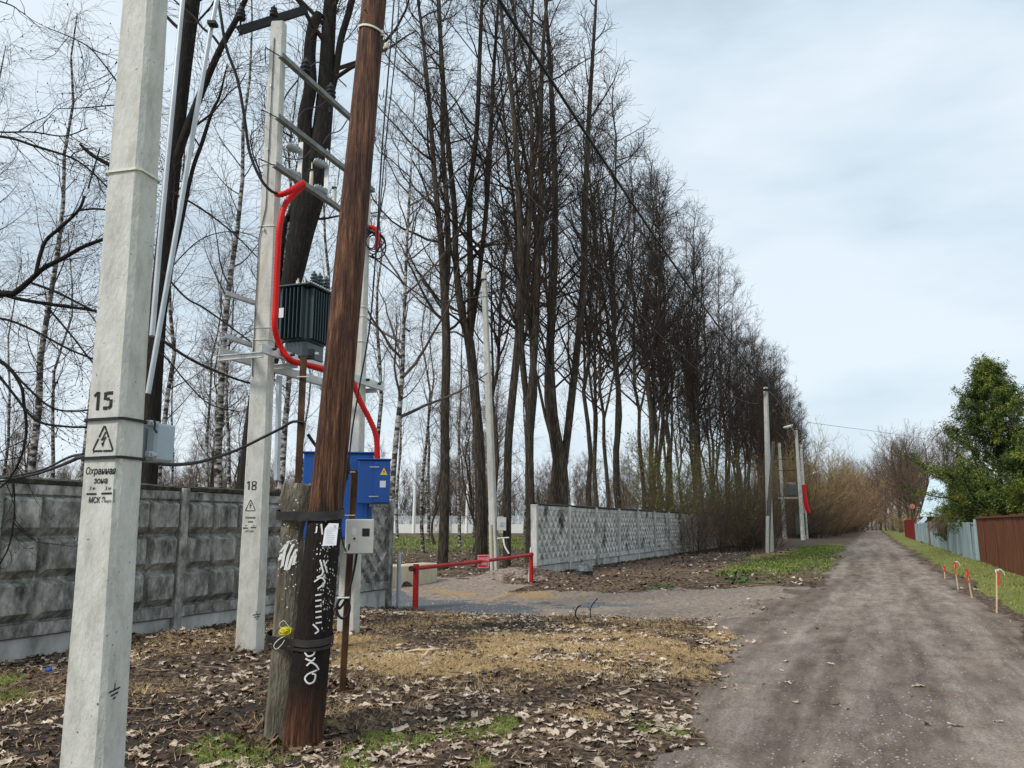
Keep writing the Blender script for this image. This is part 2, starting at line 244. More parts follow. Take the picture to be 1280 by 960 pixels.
def ground_mat():
    m, n, b = newmat('ground_surface'); L = n.links.new
    tc = n.nodes.new('ShaderNodeTexCoord')
    def noise(sc_, det=6, ro=.6, vec=None, scale=None):
        z = n.nodes.new('ShaderNodeTexNoise'); z.inputs['Scale'].default_value = sc_; z.inputs['Detail'].default_value = det; z.inputs['Roughness'].default_value = ro
        if scale:
            vr = n.nodes.new('ShaderNodeVectorRotate'); vr.rotation_type = 'Z_AXIS'; vr.inputs['Angle'].default_value = ROADAZ; L(tc.outputs['Object'], vr.inputs['Vector'])
            q = n.nodes.new('ShaderNodeMapping'); q.inputs['Scale'].default_value = scale; L(vr.outputs[0], q.inputs[0]); L(q.outputs[0], z.inputs['Vector'])
        else: L(tc.outputs['Object'], z.inputs['Vector'])
        return z.outputs['Fac']
    def mixc(f, a, c):
        x = n.nodes.new('ShaderNodeMixRGB'); L(f, x.inputs[0]); L(a, x.inputs[1]); L(c, x.inputs[2]); return x.outputs[0]
    def mask(val, nz_, amp, lo=.35, hi=.65):
        a = n.nodes.new('ShaderNodeMath'); a.operation = 'MULTIPLY_ADD'; L(nz_, a.inputs[0]); a.inputs[1].default_value = amp; L(val, a.inputs[2])
        r = n.nodes.new('ShaderNodeMapRange'); r.interpolation_type = 'SMOOTHSTEP'; r.inputs[1].default_value = lo + amp * .5; r.inputs[2].default_value = hi + amp * .5; L(a.outputs[0], r.inputs[0]); return r.outputs[0]
    n1 = noise(11, 8, .7); n2 = noise(2.3, 7, .65); n3 = noise(45, 5, .7); n4 = noise(.55, 5)
    def rc(f, st_): r = ramp(n, st_); L(f, r.inputs[0]); return r.outputs[0]
    litter = rc(n1, [(.34, (.014, .009, .007)), (.45, (.050, .033, .023)), (.54, (.125, .084, .056)), (.62, (.27, .20, .14)), (.70, (.50, .41, .31))])
    soil = rc(n1, [(.30, (.014, .010, .008)), (.5, (.038, .027, .021)), (.68, (.085, .062, .046))])
    dry = rc(n3, [(.32, (.10, .058, .024)), (.43, (.23, .15, .072)), (.54, (.42, .295, .145)), (.66, (.60, .46, .26))])
    green = rc(n3, [(.32, (.036, .042, .012)), (.43, (.10, .118, .028)), (.54, (.19, .205, .05)), (.66, (.34, .30, .12))])
    streak = noise(3.0, 10, .72, scale=(1.3, .22, 1))
    road = rc(streak, [(.30, (.125, .097, .079)), (.44, (.218, .179, .150)), (.55, (.288, .243, .208)), (.68, (.38, .33, .288))])
    rspk = rc(n3, [(.34, (.42, .40, .39)), (.44, (.92, .91, .90)), (.57, (1.08, 1.07, 1.06)), (.67, (1.7, 1.66, 1.6))])
    mm = n.nodes.new('ShaderNodeMixRGB'); mm.blend_type = 'MULTIPLY'; mm.inputs[0].default_value = 1; L(road, mm.inputs[1]); L(rspk, mm.inputs[2]); road = mm.outputs[0]
    dk = n.nodes.new('ShaderNodeMixRGB'); dk.blend_type = 'MULTIPLY'; L(rc(n2, [(.36, (1, 1, 1)), (.52, (0, 0, 0))]), dk.inputs[0]); L(road, dk.inputs[1]); dk.inputs[2].default_value = (.80, .74, .70, 1); road = dk.outputs[0]
    ROADIN = road
    track = rc(n1, [(.34, (.13, .098, .074)), (.5, (.24, .19, .15)), (.64, (.36, .30, .25))])
    gravel = rc(n3, [(.34, (.030, .032, .036)), (.48, (.09, .096, .105)), (.58, (.17, .18, .19)), (.68, (.36, .355, .35))])
    sand = rc(n1, [(.3, (.22, .14, .075)), (.7, (.40, .28, .16))])
    a1 = n.nodes.new('ShaderNodeAttribute'); a1.attribute_name = 'zone_a'; s1 = n.nodes.new('ShaderNodeSeparateColor'); L(a1.outputs['Color'], s1.inputs[0])
    a2 = n.nodes.new('ShaderNodeAttribute'); a2.attribute_name = 'zone_b'; s2 = n.nodes.new('ShaderNodeSeparateColor'); L(a2.outputs['Color'], s2.inputs[0])
    a3 = n.nodes.new('ShaderNodeAttribute'); a3.attribute_name = 'zone_c'; s3 = n.nodes.new('ShaderNodeSeparateColor'); L(a3.outputs['Color'], s3.inputs[0])
    rt = n.nodes.new('ShaderNodeMixRGB'); rt.blend_type = 'MULTIPLY'; L(s3.outputs[1], rt.inputs[0]); L(road, rt.inputs[1]); rt.inputs[2].default_value = (.56, .52, .49, 1); road = rt.outputs[0]
    c = litter
    c = mixc(mask(s2.outputs[0], n1, .8), c, soil)
    c = mixc(mask(s1.outputs[2], n1, .9), c, dry)
    c = mixc(mask(s1.outputs[1], n1, .8), c, green)
    c = mixc(mask(s2.outputs[2], n1, .6), c, track)
    c = mixc(mask(s3.outputs[0], n1, .6), c, sand)
    c = mixc(mask(s2.outputs[1], n1, .9), c, gravel)
    c = mixc(mask(s1.outputs[0], n2, .5), c, road)
    L(c, b.inputs['Base Color']); b.inputs['Roughness'].default_value = .92; b.inputs['Specular IOR Level'].default_value = .25
    b1 = n.nodes.new('ShaderNodeBump'); b1.inputs['Strength'].default_value = .9; b1.inputs['Distance'].default_value = .03; L(n1, b1.inputs['Height'])
    b2 = n.nodes.new('ShaderNodeBump'); b2.inputs['Strength'].default_value = .8; b2.inputs['Distance'].default_value = .012; L(n3, b2.inputs['Height']); L(b1.outputs[0], b2.inputs['Normal'])
    L(b2.outputs[0], b.inputs['Normal'])
    return m
M['ground'] = ground_mat()

# ------------------------------------------------------------------ object helpers
COL = sc.collection
def tag(o, label=None, cat=None, group=None, kind=None):
    if label: o['label'] = label
    if cat: o['category'] = cat
    if group: o['group'] = group
    if kind: o['kind'] = kind
    return o
def empty(name, loc, label, cat, group=None, rz=0):
    o = bpy.data.objects.new(name, None); COL.objects.link(o); o.location = tuple(float(c) for c in loc); o.rotation_euler = (0, 0, rz); o.empty_display_size = .2
    return tag(o, label, cat, group)
def link(name, me, mat, parent=None, world_coords=True):
    if mat and not me.materials:
        for q in (mat if isinstance(mat, (list, tuple)) else [mat]): me.materials.append(q)
    o = bpy.data.objects.new(name, me); COL.objects.link(o)
    if parent:
        o.parent = parent
        if world_coords: o.matrix_parent_inverse = PINV(parent)
    return o
def PINV(p):
    m = Matrix.Translation(p.location) @ p.rotation_euler.to_matrix().to_4x4() @ Matrix.Diagonal((*p.scale, 1))
    if p.parent: m = PINV(p.parent).inverted() @ p.matrix_parent_inverse @ m
    return m.inverted()
def npmesh(name, V, F4=None, F3=None, smooth=False):
    me = bpy.data.meshes.new(name); V = np.ascontiguousarray(V, dtype=np.float32).reshape(-1, 3)
    me.vertices.add(len(V)); me.vertices.foreach_set('co', V.ravel())
    idx = []; st_ = []; tot = 0; parts = []
    n4 = 0 if F4 is None else len(F4); n3 = 0 if F3 is None else len(F3)
    arr = []
    if n4: arr.append(np.asarray(F4, dtype=np.int32).ravel())
    if n3: arr.append(np.asarray(F3, dtype=np.int32).ravel())
    li = np.concatenate(arr) if arr else np.zeros(0, np.int32)
    me.loops.add(len(li)); me.loops.foreach_set('vertex_index', li)
    me.polygons.add(n4 + n3)
    starts = np.concatenate([np.arange(n4) * 4, n4 * 4 + np.arange(n3) * 3]).astype(np.int32)
    me.polygons.foreach_set('loop_start', starts)
    if smooth: me.polygons.foreach_set('use_smooth', np.ones(n4 + n3, dtype=bool))
    me.update(calc_edges=True); return me

class MB:
    def __init__(s): s.v = []; s.f = []; s.sm = []
    def add(s, vs, fs, smooth=False):
        b = len(s.v); s.v += [tuple(float(c) for c in p) for p in vs]; s.f += [tuple(b + i for i in f) for f in fs]; s.sm += [smooth] * len(fs); return s
    def box(s, c, size, R=None, ch=0):
        x, y, z = [q / 2 for q in size]; R = R or Matrix.Identity(3); c = Vector([float(q) for q in c])
        if ch <= 0:
            P = [(-x, -y, -z), (x, -y, -z), (x, y, -z), (-x, y, -z), (-x, -y, z), (x, -y, z), (x, y, z), (-x, y, z)]
            return s.add([c + R @ Vector(p) for p in P], [(0, 3, 2, 1), (4, 5, 6, 7), (0, 1, 5, 4), (1, 2, 6, 5), (2, 3, 7, 6), (3, 0, 4, 7)])
        P = []
        for zz, k in ((-z, ch), (-z + ch, 0), (z - ch, 0), (z, ch)):
            P += [(-x + ch, -y + k, zz), (x - ch, -y + k, zz), (x - k, -y + ch, zz), (x - k, y - ch, zz), (x - ch, y - k, zz), (-x + ch, y - k, zz), (-x + k, y - ch, zz), (-x + k, -y + ch, zz)]
        F = [tuple(reversed(range(8))), tuple(range(24, 32))]
        for r in range(3): F += [(r * 8 + i, r * 8 + (i + 1) % 8, (r + 1) * 8 + (i + 1) % 8, (r + 1) * 8 + i) for i in range(8)]
        return s.add([c + R @ Vector(p) for p in P], F)
    def tube(s, pts, r, n=8, cap=True, smooth=True):
        pts = [Vector([float(q) for q in p]) for p in pts]; k = len(pts); rs = r if hasattr(r, '__len__') else [r] * k
        T = [(pts[min(i + 1, k - 1)] - pts[max(i - 1, 0)]).normalized() for i in range(k)]
        a = Vector((0, 0, 1)) if abs(T[0].z) < .9 else Vector((1, 0, 0)); nrm = (a - T[0] * a.dot(T[0])).normalized(); vs = []
        for i in range(k):
            nrm = (nrm - T[i] * nrm.dot(T[i])).normalized(); bn = T[i].cross(nrm)
            vs += [pts[i] + (nrm * cos(2 * pi * j / n) + bn * sin(2 * pi * j / n)) * rs[i] for j in range(n)]
        F = [(i * n + j, i * n + (j + 1) % n, (i + 1) * n + (j + 1) % n, (i + 1) * n + j) for i in range(k - 1) for j in range(n)]
        s.add(vs, F, smooth)
        if cap: s.add(vs[:n], [tuple(reversed(range(n)))]); s.add(vs[-n:], [tuple(range(n))])
        return s
    def lathe(s, c, prof, n=12, R=None):
        R = R or Matrix.Identity(3); c = Vector([float(q) for q in c]); vs = []
        for (r, z) in prof: vs += [c + R @ Vector((r * cos(2 * pi * j / n), r * sin(2 * pi * j / n), z)) for j in range(n)]
        k = len(prof); s.add(vs, [(i * n + j, i * n + (j + 1) % n, (i + 1) * n + (j + 1) % n, (i + 1) * n + j) for i in range(k - 1) for j in range(n)], True)
        s.add(vs[:n], [tuple(reversed(range(n)))]); s.add(vs[-n:], [tuple(range(n))]); return s
    def mesh(s, name):
        me = bpy.data.meshes.new(name); me.from_pydata(s.v, [], s.f)
        me.polygons.foreach_set('use_smooth', s.sm); me.update(); return me
    def obj(s, name, mat, parent=None, wc=True): return link(name, s.mesh(name), mat, parent, wc)
def bez(P, n=14):
    P = [np.array(p, float) for p in P]; P = [2 * P[0] - P[1]] + P + [2 * P[-1] - P[-2]]; out = []
    segs = len(P) - 3; m = max(3, n // segs)
    for i in range(segs):
        a, b, c, d = P[i:i + 4]
        for k in range(m):
            t = k / m; out.append(.5 * ((2 * b) + (c - a) * t + (2 * a - 5 * b + 4 * c - d) * t * t + (-a + 3 * b - 3 * c + d) * t ** 3))
    out.append(P[-2]); return out
def sag(a, b, d, n=24):
    a = np.array(a, float); b = np.array(b, float)
    return [a + (b - a) * t - np.array([0, 0, 4 * d * t * (1 - t)]) for t in np.linspace(0, 1, n)]
def rotz(a): return Matrix.Rotation(a, 3, 'Z')

# ------------------------------------------------------------------ ground, road, side track (one continuous sheet, cut where the surfaces meet)
def build_ground():
    ys = np.concatenate([np.arange(-14, 2.4, .6), 2.4 * 1.0088 ** np.arange(0, 640)]); ys = ys[ys < 900]
    q = np.concatenate([-np.linspace(1, .02, 42)[:-1] ** 1.5 * 1.0 - 0.0, []])
    inner = np.linspace(-1, 1, 380); L_ = []
    for y in ys:
        ya = max(abs(y), 0); w = .74 * (ya + 2.0); wo = 3.0 * (ya + 14)
        o = w + (wo - w) * (np.linspace(0, 1, 34)[1:] ** 1.6)
        L_.append(np.concatenate([-o[::-1], inner * w, o]))
    X = np.array(L_); Y = np.repeat(ys[:, None], X.shape[1], 1); Z = hgt(X, Y)
    V = np.stack([X, Y, Z], -1).reshape(-1, 3); R, C = X.shape
    I = np.arange(R * C).reshape(R, C); F = np.stack([I[:-1, :-1], I[:-1, 1:], I[1:, 1:], I[1:, :-1]], -1).reshape(-1, 4)
    r, tr, gv, gn, dr, so, sa = masks(V[:, 0], V[:, 1])
    fr = r[F].mean(1) > .5; ft = (tr[F].mean(1) > .5) & ~fr
    s_, t_ = st(V[:, 0], V[:, 1]); rut = np.clip((fbm(t_ * 2.6 + 9, s_ * .10, 4, .6) - .44) * 5, 0, 1) * .75 + .45 * np.exp(-((t_ + .65) / .25) ** 2) * np.clip((fbm(s_ * .3, t_ * 0 + 3, 3) - .35) * 5, 0, 1) + .45 * np.exp(-((t_ - .95) / .25) ** 2) * np.clip((fbm(s_ * .3, t_ * 0 + 8, 3) - .35) * 5, 0, 1) + .6 * sm(.45, 0, 1.9 - t_) + .5 * sm(.5, 0, t_ + 1.6); rut = np.clip(rut, 0, 1)
    for nm, sel in (('ground', ~fr & ~ft), ('road', fr), ('side_track', ft)):
        f = F[sel]; use = np.unique(f); mp = np.zeros(len(V), int); mp[use] = np.arange(len(use)); v = V[use]
        me = npmesh(nm, v, mp[f], smooth=True)
        for an, ch in (('zone_a', (r, gn, dr)), ('zone_b', (so, gv, tr)), ('zone_c', (sa, rut, sa))):
            ca = me.color_attributes.new(an, 'FLOAT_COLOR', 'POINT')
            ca.data.foreach_set('color', np.stack([ch[0][use], ch[1][use], ch[2][use], np.ones(len(use))], -1).astype(np.float32).ravel())
        o = link(nm, me, M['ground']); tag(o, {'ground': 'leaf-strewn soil and patchy grass beside the road', 'road': 'rutted grey dirt road running away to the trees', 'side_track': 'muddy side track turning off to the red barrier'}[nm], kind='structure')
        if nm == 'ground': globals()['GROUND'] = o
        if nm == 'road': globals()['ROAD'] = o
build_ground()

# ------------------------------------------------------------------ concrete walls
WT = -9.5
def wall_frame(s, z=0): return W(s, WT, z)
Rw = rotz(-ROADAZ)     # local x -> towards +t, local y -> along +s   (x right of road)
def panel_mesh(kind, length=2.74, h=1.82, th=.10):
    """relief on the road side (local +x); local y runs along the wall, z from 0 up"""
    b = MB(); L2 = length / 2
    b.box((-th / 2, 0, h / 2), (th, length, h))
    b.box((.045, 0, .075), (.09, length, .15)) ; b.box((.02, 0, h - .06), (.05, length, .12))
    if kind == 'boss':
        nx, nz = 5, 3; z0, z1 = .16, h - .13; cw = length / nx; ch = (z1 - z0) / nz
        for i in range(nx):
            for j in range(nz):
                y0 = -L2 + i * cw + .012; y1 = y0 + cw - .024; a0 = z0 + j * ch + .01; a1 = a0 + ch - .02; dd = .12; iy = .06; iz = .105
                P = [(0, y0, a0), (0, y1, a0), (0, y1, a1), (0, y0, a1), (dd, y0 + iy, a0 + iz), (dd, y1 - iy, a0 + iz), (dd, y1 - iy, a1 - iz * .6), (dd, y0 + iy, a1 - iz * .6)]
                b.add(P, [(0, 1, 5, 4), (1, 2, 6, 5), (2, 3, 7, 6), (3, 0, 4, 7), (4, 5, 6, 7)])
    else:
        nx, nz = 7, 4; z0, z1 = .17, h - .13; cw = length / nx; ch = (z1 - z0) / nz; wd_ = .045; dd = .055
        def ridge(p, q):
            p, q = np.array(p), np.array(q); d = (q - p) / np.linalg.norm(q - p); n_ = np.array([-d[1], d[0]]) * wd_
            b.add([(0, *(p - n_)), (0, *(p + n_)), (dd, *p), (0, *(q - n_)), (0, *(q + n_)), (dd, *q)], [(0, 3, 5, 2), (1, 2, 5, 4), (0, 2, 1), (3, 4, 5)])
        for i in range(nx):
            for j in range(nz):
                cy = -L2 + (i + .5) * cw; cz = z0 + (j + .5) * ch
                for sy in (-1, 1):
                    for sz in (-1, 1): ridge((cy + sy * cw / 2, cz), (cy, cz + sz * ch / 2))
    return b.mesh('panel')
def make_wall(name, s0, n, step, kinds, mats, label, top=2.12, end_post=None):
    base = W(s0, WT); root = empty(name, (base[0], base[1], 0), label, 'wall', rz=-ROADAZ)
    pm = {}
    rnd = random.Random(int(s0 * 10))
    for i in range(n + 1):
        y = i * step
        if i < n:
            k = kinds[i % len(kinds)]
            key = (k, 'p')
            if key not in pm: pm[key] = panel_mesh(k, step - .14); pm[key].materials.append(mats[0])
            o = bpy.data.objects.new('panel', pm[key]); COL.objects.link(o); o.parent = root; o.location = (.0 + rnd.uniform(-.01, .01), y + step / 2, top - 1.82 - .04 + rnd.uniform(-.01, .01)); o.rotation_euler = (0, rnd.uniform(-.008, .008), 0)
            b = MB(); b.box((0, 0, 0), (.16, step - .16, .72), ch=.01); pl = b.obj('plinth', mats[1], root, False); pl.location = (-.03, y + step / 2, top - 1.87 - .365)
            b = MB(); r2 = random.Random(i)
            pts = [(rnd.uniform(-.008, .008), t, rnd.uniform(-.004, .012)) for t in np.linspace(-step / 2, step / 2, 9)]
            P = []
            for (dx_, t, z) in pts: P += [(-.12 + dx_, t, -.03), (.075 + dx_, t, -.03), (.08 + dx_, t, .018 + z), (0, t, .045 + z), (-.12 + dx_, t, .02 + z)]
            F = [(a * 5 + j, a * 5 + (j + 1) % 5, (a + 1) * 5 + (j + 1) % 5, (a + 1) * 5 + j) for a in range(8) for j in range(5)]
            b.add(P, F); c = b.obj('coping', M['moss'], root, False); c.location = (0, y + step / 2, top)
        b = MB(); b.box((0, 0, 0), (.20, .15, top + .7), ch=.012); p = b.obj('post', mats[0] if not (end_post is not None and i == 0) else end_post, root, False)
        p.location = (.02, y, (top - .7) / 2 + rnd.uniform(-.01, .02)); p.rotation_euler = (0, rnd.uniform(-.006, .006), 0)
    return root
wl = make_wall('concrete_wall', 14.84 - 2.865 * 6, 6, 2.865, ['boss'] * 5 + ['diamond'], (M['wallg'], M['plinth']), 'grimy concrete panel wall with big square bosses on the left, ending before the barrier')
for o in wl.children:
    if o.name.startswith('panel') and abs(o.location.y - 5.5 * 2.865) < .3: o['label'] = 'last panel before the gate, cast with diamonds instead of squares'
make_wall('concrete_wall', 23.1, 20, 2.97, ['diamond'], (M['walll'], M['plinth']), 'paler concrete wall of diamond-relief panels beyond the barrier, running beside the trees', top=2.2, end_post=M['plinth'])

# ------------------------------------------------------------------ concrete pole
class Pole:
    def __init__(s, base, top, a0, b0, a1, b1, alpha, zb=None):
        s.p0 = np.array(base, float); s.p1 = np.array(top, float); s.a0, s.b0, s.a1, s.b1 = a0, b0, a1, b1
        v = -s.p0[:2]; v = v / np.linalg.norm(v); lf = np.array([v[1], -v[0]])   # viewer's left, for a viewer at the road
        lf = np.array([-(-v)[1], (-v)[0]])
        s.nA = v * cos(alpha) + lf * sin(alpha); s.nB = v * sin(alpha) - lf * cos(alpha)
        s.tA = s.nB; s.tB = -s.nA
    def c(s, z): k = (z - s.p0[2]) / (s.p1[2] - s.p0[2]); return s.p0 + (s.p1 - s.p0) * k
    def ab(s, z): k = (z - s.p0[2]) / (s.p1[2] - s.p0[2]); return s.a0 + (s.a1 - s.a0) * k, s.b0 + (s.b1 - s.b0) * k
    def pt(s, face, tx, z, off=0):
        a, b = s.ab(z); c = s.c(z); n, t, h = (s.nA, s.tA, b / 2) if face == 'A' else (s.nB, s.tB, a / 2)
        q = n * (h + off) + t * tx; return np.array([c[0] + q[0], c[1] + q[1], z])
    def hit(s, face, u, v):
        r = ray(u, v); z = 1.6
        for _ in range(5):
            p = s.pt(face, 0, z); n = s.nA if face == 'A' else s.nB; t = s.tA if face == 'A' else s.tB
            k = (n[0] * p[0] + n[1] * p[1]) / (n[0] * r[0] + n[1] * r[1]); q = np.array([0, 0, EYE]) + r * k; z = q[2]
        p = s.pt(face, 0, z); return float(t[0] * (q[0] - p[0]) + t[1] * (q[1] - p[1])), float(z)
    def outline(s, z, off=0, ch=.022):
        a, b = s.ab(z); c = s.c(z); out = []
        A, B = a / 2 + off, b / 2 + off
        for (x, y) in ((-A + ch, B), (A - ch, B), (A, B - ch), (A, -B + ch), (A - ch, -B), (-A + ch, -B), (-A, -B + ch), (-A, B - ch)):
            q = s.tA * x + s.nA * y; out.append((c[0] + q[0], c[1] + q[1], z))
        return out
    def shaft(s, z0=-.4, mat='pole', parent=None, n=26, seed=1):
        b = MB(); P = []; rn = random.Random(seed)
        zs = np.linspace(z0, s.p1[2], n)
        for z in zs: P += [(x + rn.uniform(-.0022, .0022), y + rn.uniform(-.0022, .0022), zz) for x, y, zz in s.outline(z)]
        F = [(i * 8 + (j + 1) % 8, i * 8 + j, (i + 1) * 8 + j, (i + 1) * 8 + (j + 1) % 8) for i in range(n - 1) for j in range(8)] + [tuple(range((n - 1) * 8 + 7, (n - 1) * 8 - 1, -1))]
        b.add(P, F); return b.obj('shaft', M[mat], parent)
    def band(s, z, h, mat, parent, off=.004, tilt=0, name='strap'):
        b = MB(); o1 = s.outline(z, off); th = .006
        P = []
        for dz, of in ((-h / 2, off), (h / 2, off), (h / 2, off + th), (-h / 2, off + th)):
            P += [(x, y, z + dz + tilt * (x - s.p0[0])) for x, y, _ in s.outline(z, of)]
        F = [(i * 8 + j, i * 8 + (j + 1) % 8, ((i + 1) % 4) * 8 + (j + 1) % 8, ((i + 1) % 4) * 8 + j) for i in range(4) for j in range(8)]
        b.add(P, F); return b.obj(name, M[mat], parent)
    def strokes(s, face, polys, name, parent, mat='ink', off=.0025):
        """flat print: list of polygons in face coordinates"""
        b = MB()
        for P in polys: b.add([s.pt(face, x, z, off) for x, z in P], [tuple(range(len(P)))])
        return b.obj(name, M[mat], parent)
def bar(x0, z0, x1, z1, w):
    d = np.array([x1 - x0, z1 - z0]); L = np.linalg.norm(d); n = np.array([-d[1], d[0]]) / L * w / 2
    return [(x0 - n[0], z0 - n[1]), (x1 - n[0], z1 - n[1]), (x1 + n[0], z1 + n[1]), (x0 + n[0], z0 + n[1])]
def text_polys(txt, size, cx, cz, squash=1.0, bold=0, shear=0):
    cu = bpy.data.curves.new('t', 'FONT'); cu.body = txt; cu.size = size; cu.align_x = 'CENTER'; cu.align_y = 'CENTER'; cu.resolution_u = 3; cu.offset = bold
    o = bpy.data.objects.new('t', cu); COL.objects.link(o); bpy.context.view_layer.update()
    me = o.evaluated_get(bpy.context.evaluated_depsgraph_get()).to_mesh()
    P = [[(cx + (me.vertices[i].co.x + shear * me.vertices[i].co.y) * squash, cz + me.vertices[i].co.y) for i in p.vertices] for p in me.polygons]
    o.to_mesh_clear(); bpy.data.objects.remove(o); bpy.data.curves.remove(cu); return P
def triangle_sign(cx, cz, w, h, lw, gaps=True):
    A, B, C = (cx - w / 2, cz - h / 2), (cx + w / 2, cz - h / 2), (cx, cz + h / 2); out = []
    for p, q in ((A, B), (B, C), (C, A)):
        for a, b_ in (((.02, .48), (.52, .98)) if p is A else ((.03, .47), (.51, .97))):
            out.append(bar(p[0] + (q[0] - p[0]) * a, p[1] + (q[1] - p[1]) * a, p[0] + (q[0] - p[0]) * b_, p[1] + (q[1] - p[1]) * b_, lw))
    k = h / .085
    Z = [(.006, .024), (-.006, -.004), (.004, -.001), (-.004, -.024), (.000, -.020)]
    out.append(bar(cx + .006 * k, cz + .020 * k, cx - .008 * k, cz - .008 * k, .005 * k))
    out.append(bar(cx - .009 * k, cz - .006 * k, cx + .009 * k, cz + .0015 * k, .005 * k))
    out.append(bar(cx + .008 * k, cz + .004 * k, cx - .003 * k, cz - .020 * k, .004 * k))
    out.append([(cx - .009 * k, cz - .017 * k), (cx - .001 * k, cz - .030 * k), (cx + .003 * k, cz - .015 * k)])
    return out
def pole_print(P, parent, U, small=False):
    """U: dict of pixel anchors on the left face"""
    def H(u, v): return P.hit('A', u, v)
    x0, z0 = H(*U['num0']); x1, z1 = H(*U['num1']); h = abs(z1 - z0); cx = (x0 + x1) / 2; cz = (z0 + z1) / 2; w = abs(x1 - x0); lw = h * .19
    d1 = [bar(x0 + w * .22, cz - h / 2, x0 + w * .22, cz + h / 2, lw), bar(x0, cz + h * .26, x0 + w * .18, cz + h * .46, lw * .8)]
    if U['txt'] == '15':
        a = x0 + w * .52; e = x1
        d2 = [bar(a + lw * .9, cz + h / 2 - lw / 2, e, cz + h / 2 - lw / 2, lw), bar(a + lw / 2, cz + h * .46, a + lw / 2, cz + h * .04, lw), bar(a + lw, cz + h * .06, e - lw, cz + h * .11, lw * .9),
              bar(e - lw / 2, cz + h * .06, e - lw / 2, cz - h * .34, lw * 1.05), bar(a, cz - h / 2 + lw / 2, e - lw * 1.5, cz - h / 2 + lw / 2, lw), bar(e - lw * 1.3, cz - h * .42, e - lw * .3, cz - h * .3, lw)]
    else:
        a = x0 + w * .5; e = x1; m = (a + e) / 2
        d2 = []
        for zc, hh in ((cz + h * .25, h * .23), (cz - h * .25, h * .25)):
            d2 += [bar(a + lw * .3, zc - hh * .7, a + lw * .3, zc + hh * .7, lw * .8), bar(e - lw * .3, zc - hh * .7, e - lw * .3, zc + hh * .7, lw * .8), bar(a + lw * .3, zc + hh * .8, e - lw * .3, zc + hh * .8, lw * .7), bar(a + lw * .3, zc - hh * .85, e - lw * .3, zc - hh * .85, lw * .7)]
    P.strokes('A', d1 + d2, 'pole_number', parent)
    (a0, b0), (a1, b1) = H(*U['tri0']), H(*U['tri1'])
    P.strokes('A', triangle_sign((a0 + a1) / 2, (b0 + b1) / 2, abs(a1 - a0), abs(b1 - b0), abs(a1 - a0) * .075), 'high_voltage_triangle', parent)
    polys = []
    for txt, (u, v), sz, sq in U['lines']:
        x, z = H(u, v); polys += text_polys(txt, sz, x, z, sq, sz * .022, .12)
    P.strokes('A', polys, 'lettering', parent)
    polys = []
    for (u0, v0, u1, v1, w_) in U['bars']:
        p, q = H(u0, v0), H(u1, v1); P.strokes('A', [bar(p[0], p[1], q[0], q[1], w_)], 'distance_bar', parent)
def earth_sign(P, parent, face, u, v, k):
    x, z = P.hit(face, u, v)
    P.strokes(face, [bar(x, z, x, z + .028 * k, .005 * k), bar(x - .033 * k, z - .006 * k, x + .033 * k, z + .004 * k, .007 * k), bar(x - .021 * k, z - .022 * k, x + .023 * k, z - .014 * k, .007 * k), bar(x - .008 * k, z - .036 * k, x + .008 * k, z - .032 * k, .007 * k)], 'earth_symbol', parent)

# pole 15, nearest
b0 = at(115, 960, 3.8); t0 = at(182, 0, 3.8)
dirv = (t0 - b0) / (t0[2] - b0[2]); base15 = b0 + dirv * (0 - b0[2]); top15 = b0 + dirv * (9.0 - b0[2])
def tap(x5, x43, z): return x5 + (x43 - x5) * (z - .53) / 3.79
P15 = Pole(base15, top15, tap(.222, .186, 0), tap(.182, .152, 0), tap(.222, .186, 9), tap(.182, .152, 9), radians(40))
r15 = empty('concrete_utility_pole', (base15[0], base15[1], 0), 'nearest concrete utility pole, stencilled number 15 above a warning triangle', 'utility pole')
P15.shaft(parent=r15, n=30)
U15 = dict(txt='15', num0=(117, 513), num1=(142, 489), tri0=(116, 564), tri1=(144, 531),
           lines=[('Охранная', (126.5, 589), .045, .78), ('зона', (126.5, 601), .040, .85), ('3 м', (116, 610.5), .022, .9), ('3 м', (135.5, 610.5), .022, .9), ('МСК Э', (121.5, 625.5), .037, .74), ('нерго', (135, 626.5), .017, .8)],
           bars=[(108.5, 617.5, 121, 617.5, .0085), (127, 617, 140, 616.5, .0085), (143, 611, 143, 629, .005)])
pole_print(P15, r15, U15); earth_sign(P15, r15, 'B', 143, 862, 1.05)
zA = P15.hit('A', 125, 524)[1]; zB = P15.hit('A', 125, 572)[1]
P15.band(zA, .013, 'black', r15, .006, .02); P15.band(zB, .013, 'black', r15, .006, .02); P15.band(P15.hit('A', 155, 213)[1], .012, 'whitetw', r15, .004)
b = MB()                              # galvanised uprights clamped behind the pole
for pts in (((232, -40, 4.25), (214, 150, 4.15), (200, 300, 4.1), (190, 420, 4.05)), ((276, -25, 4.35), (262, 45, 4.3), (222, 280, 4.2), (185, 492, 4.1))):
    mb = MB(); pp = [at(*p) for p in pts]
    mb.tube(pp, .0145, 8); mb.obj('galvanised_strut', M['galv'], r15)
mb = MB(); p = at(266, 30, 4.28); mb.box(p, (.05, .05, .02)); mb.obj('clamp', M['darksteel'], r15)
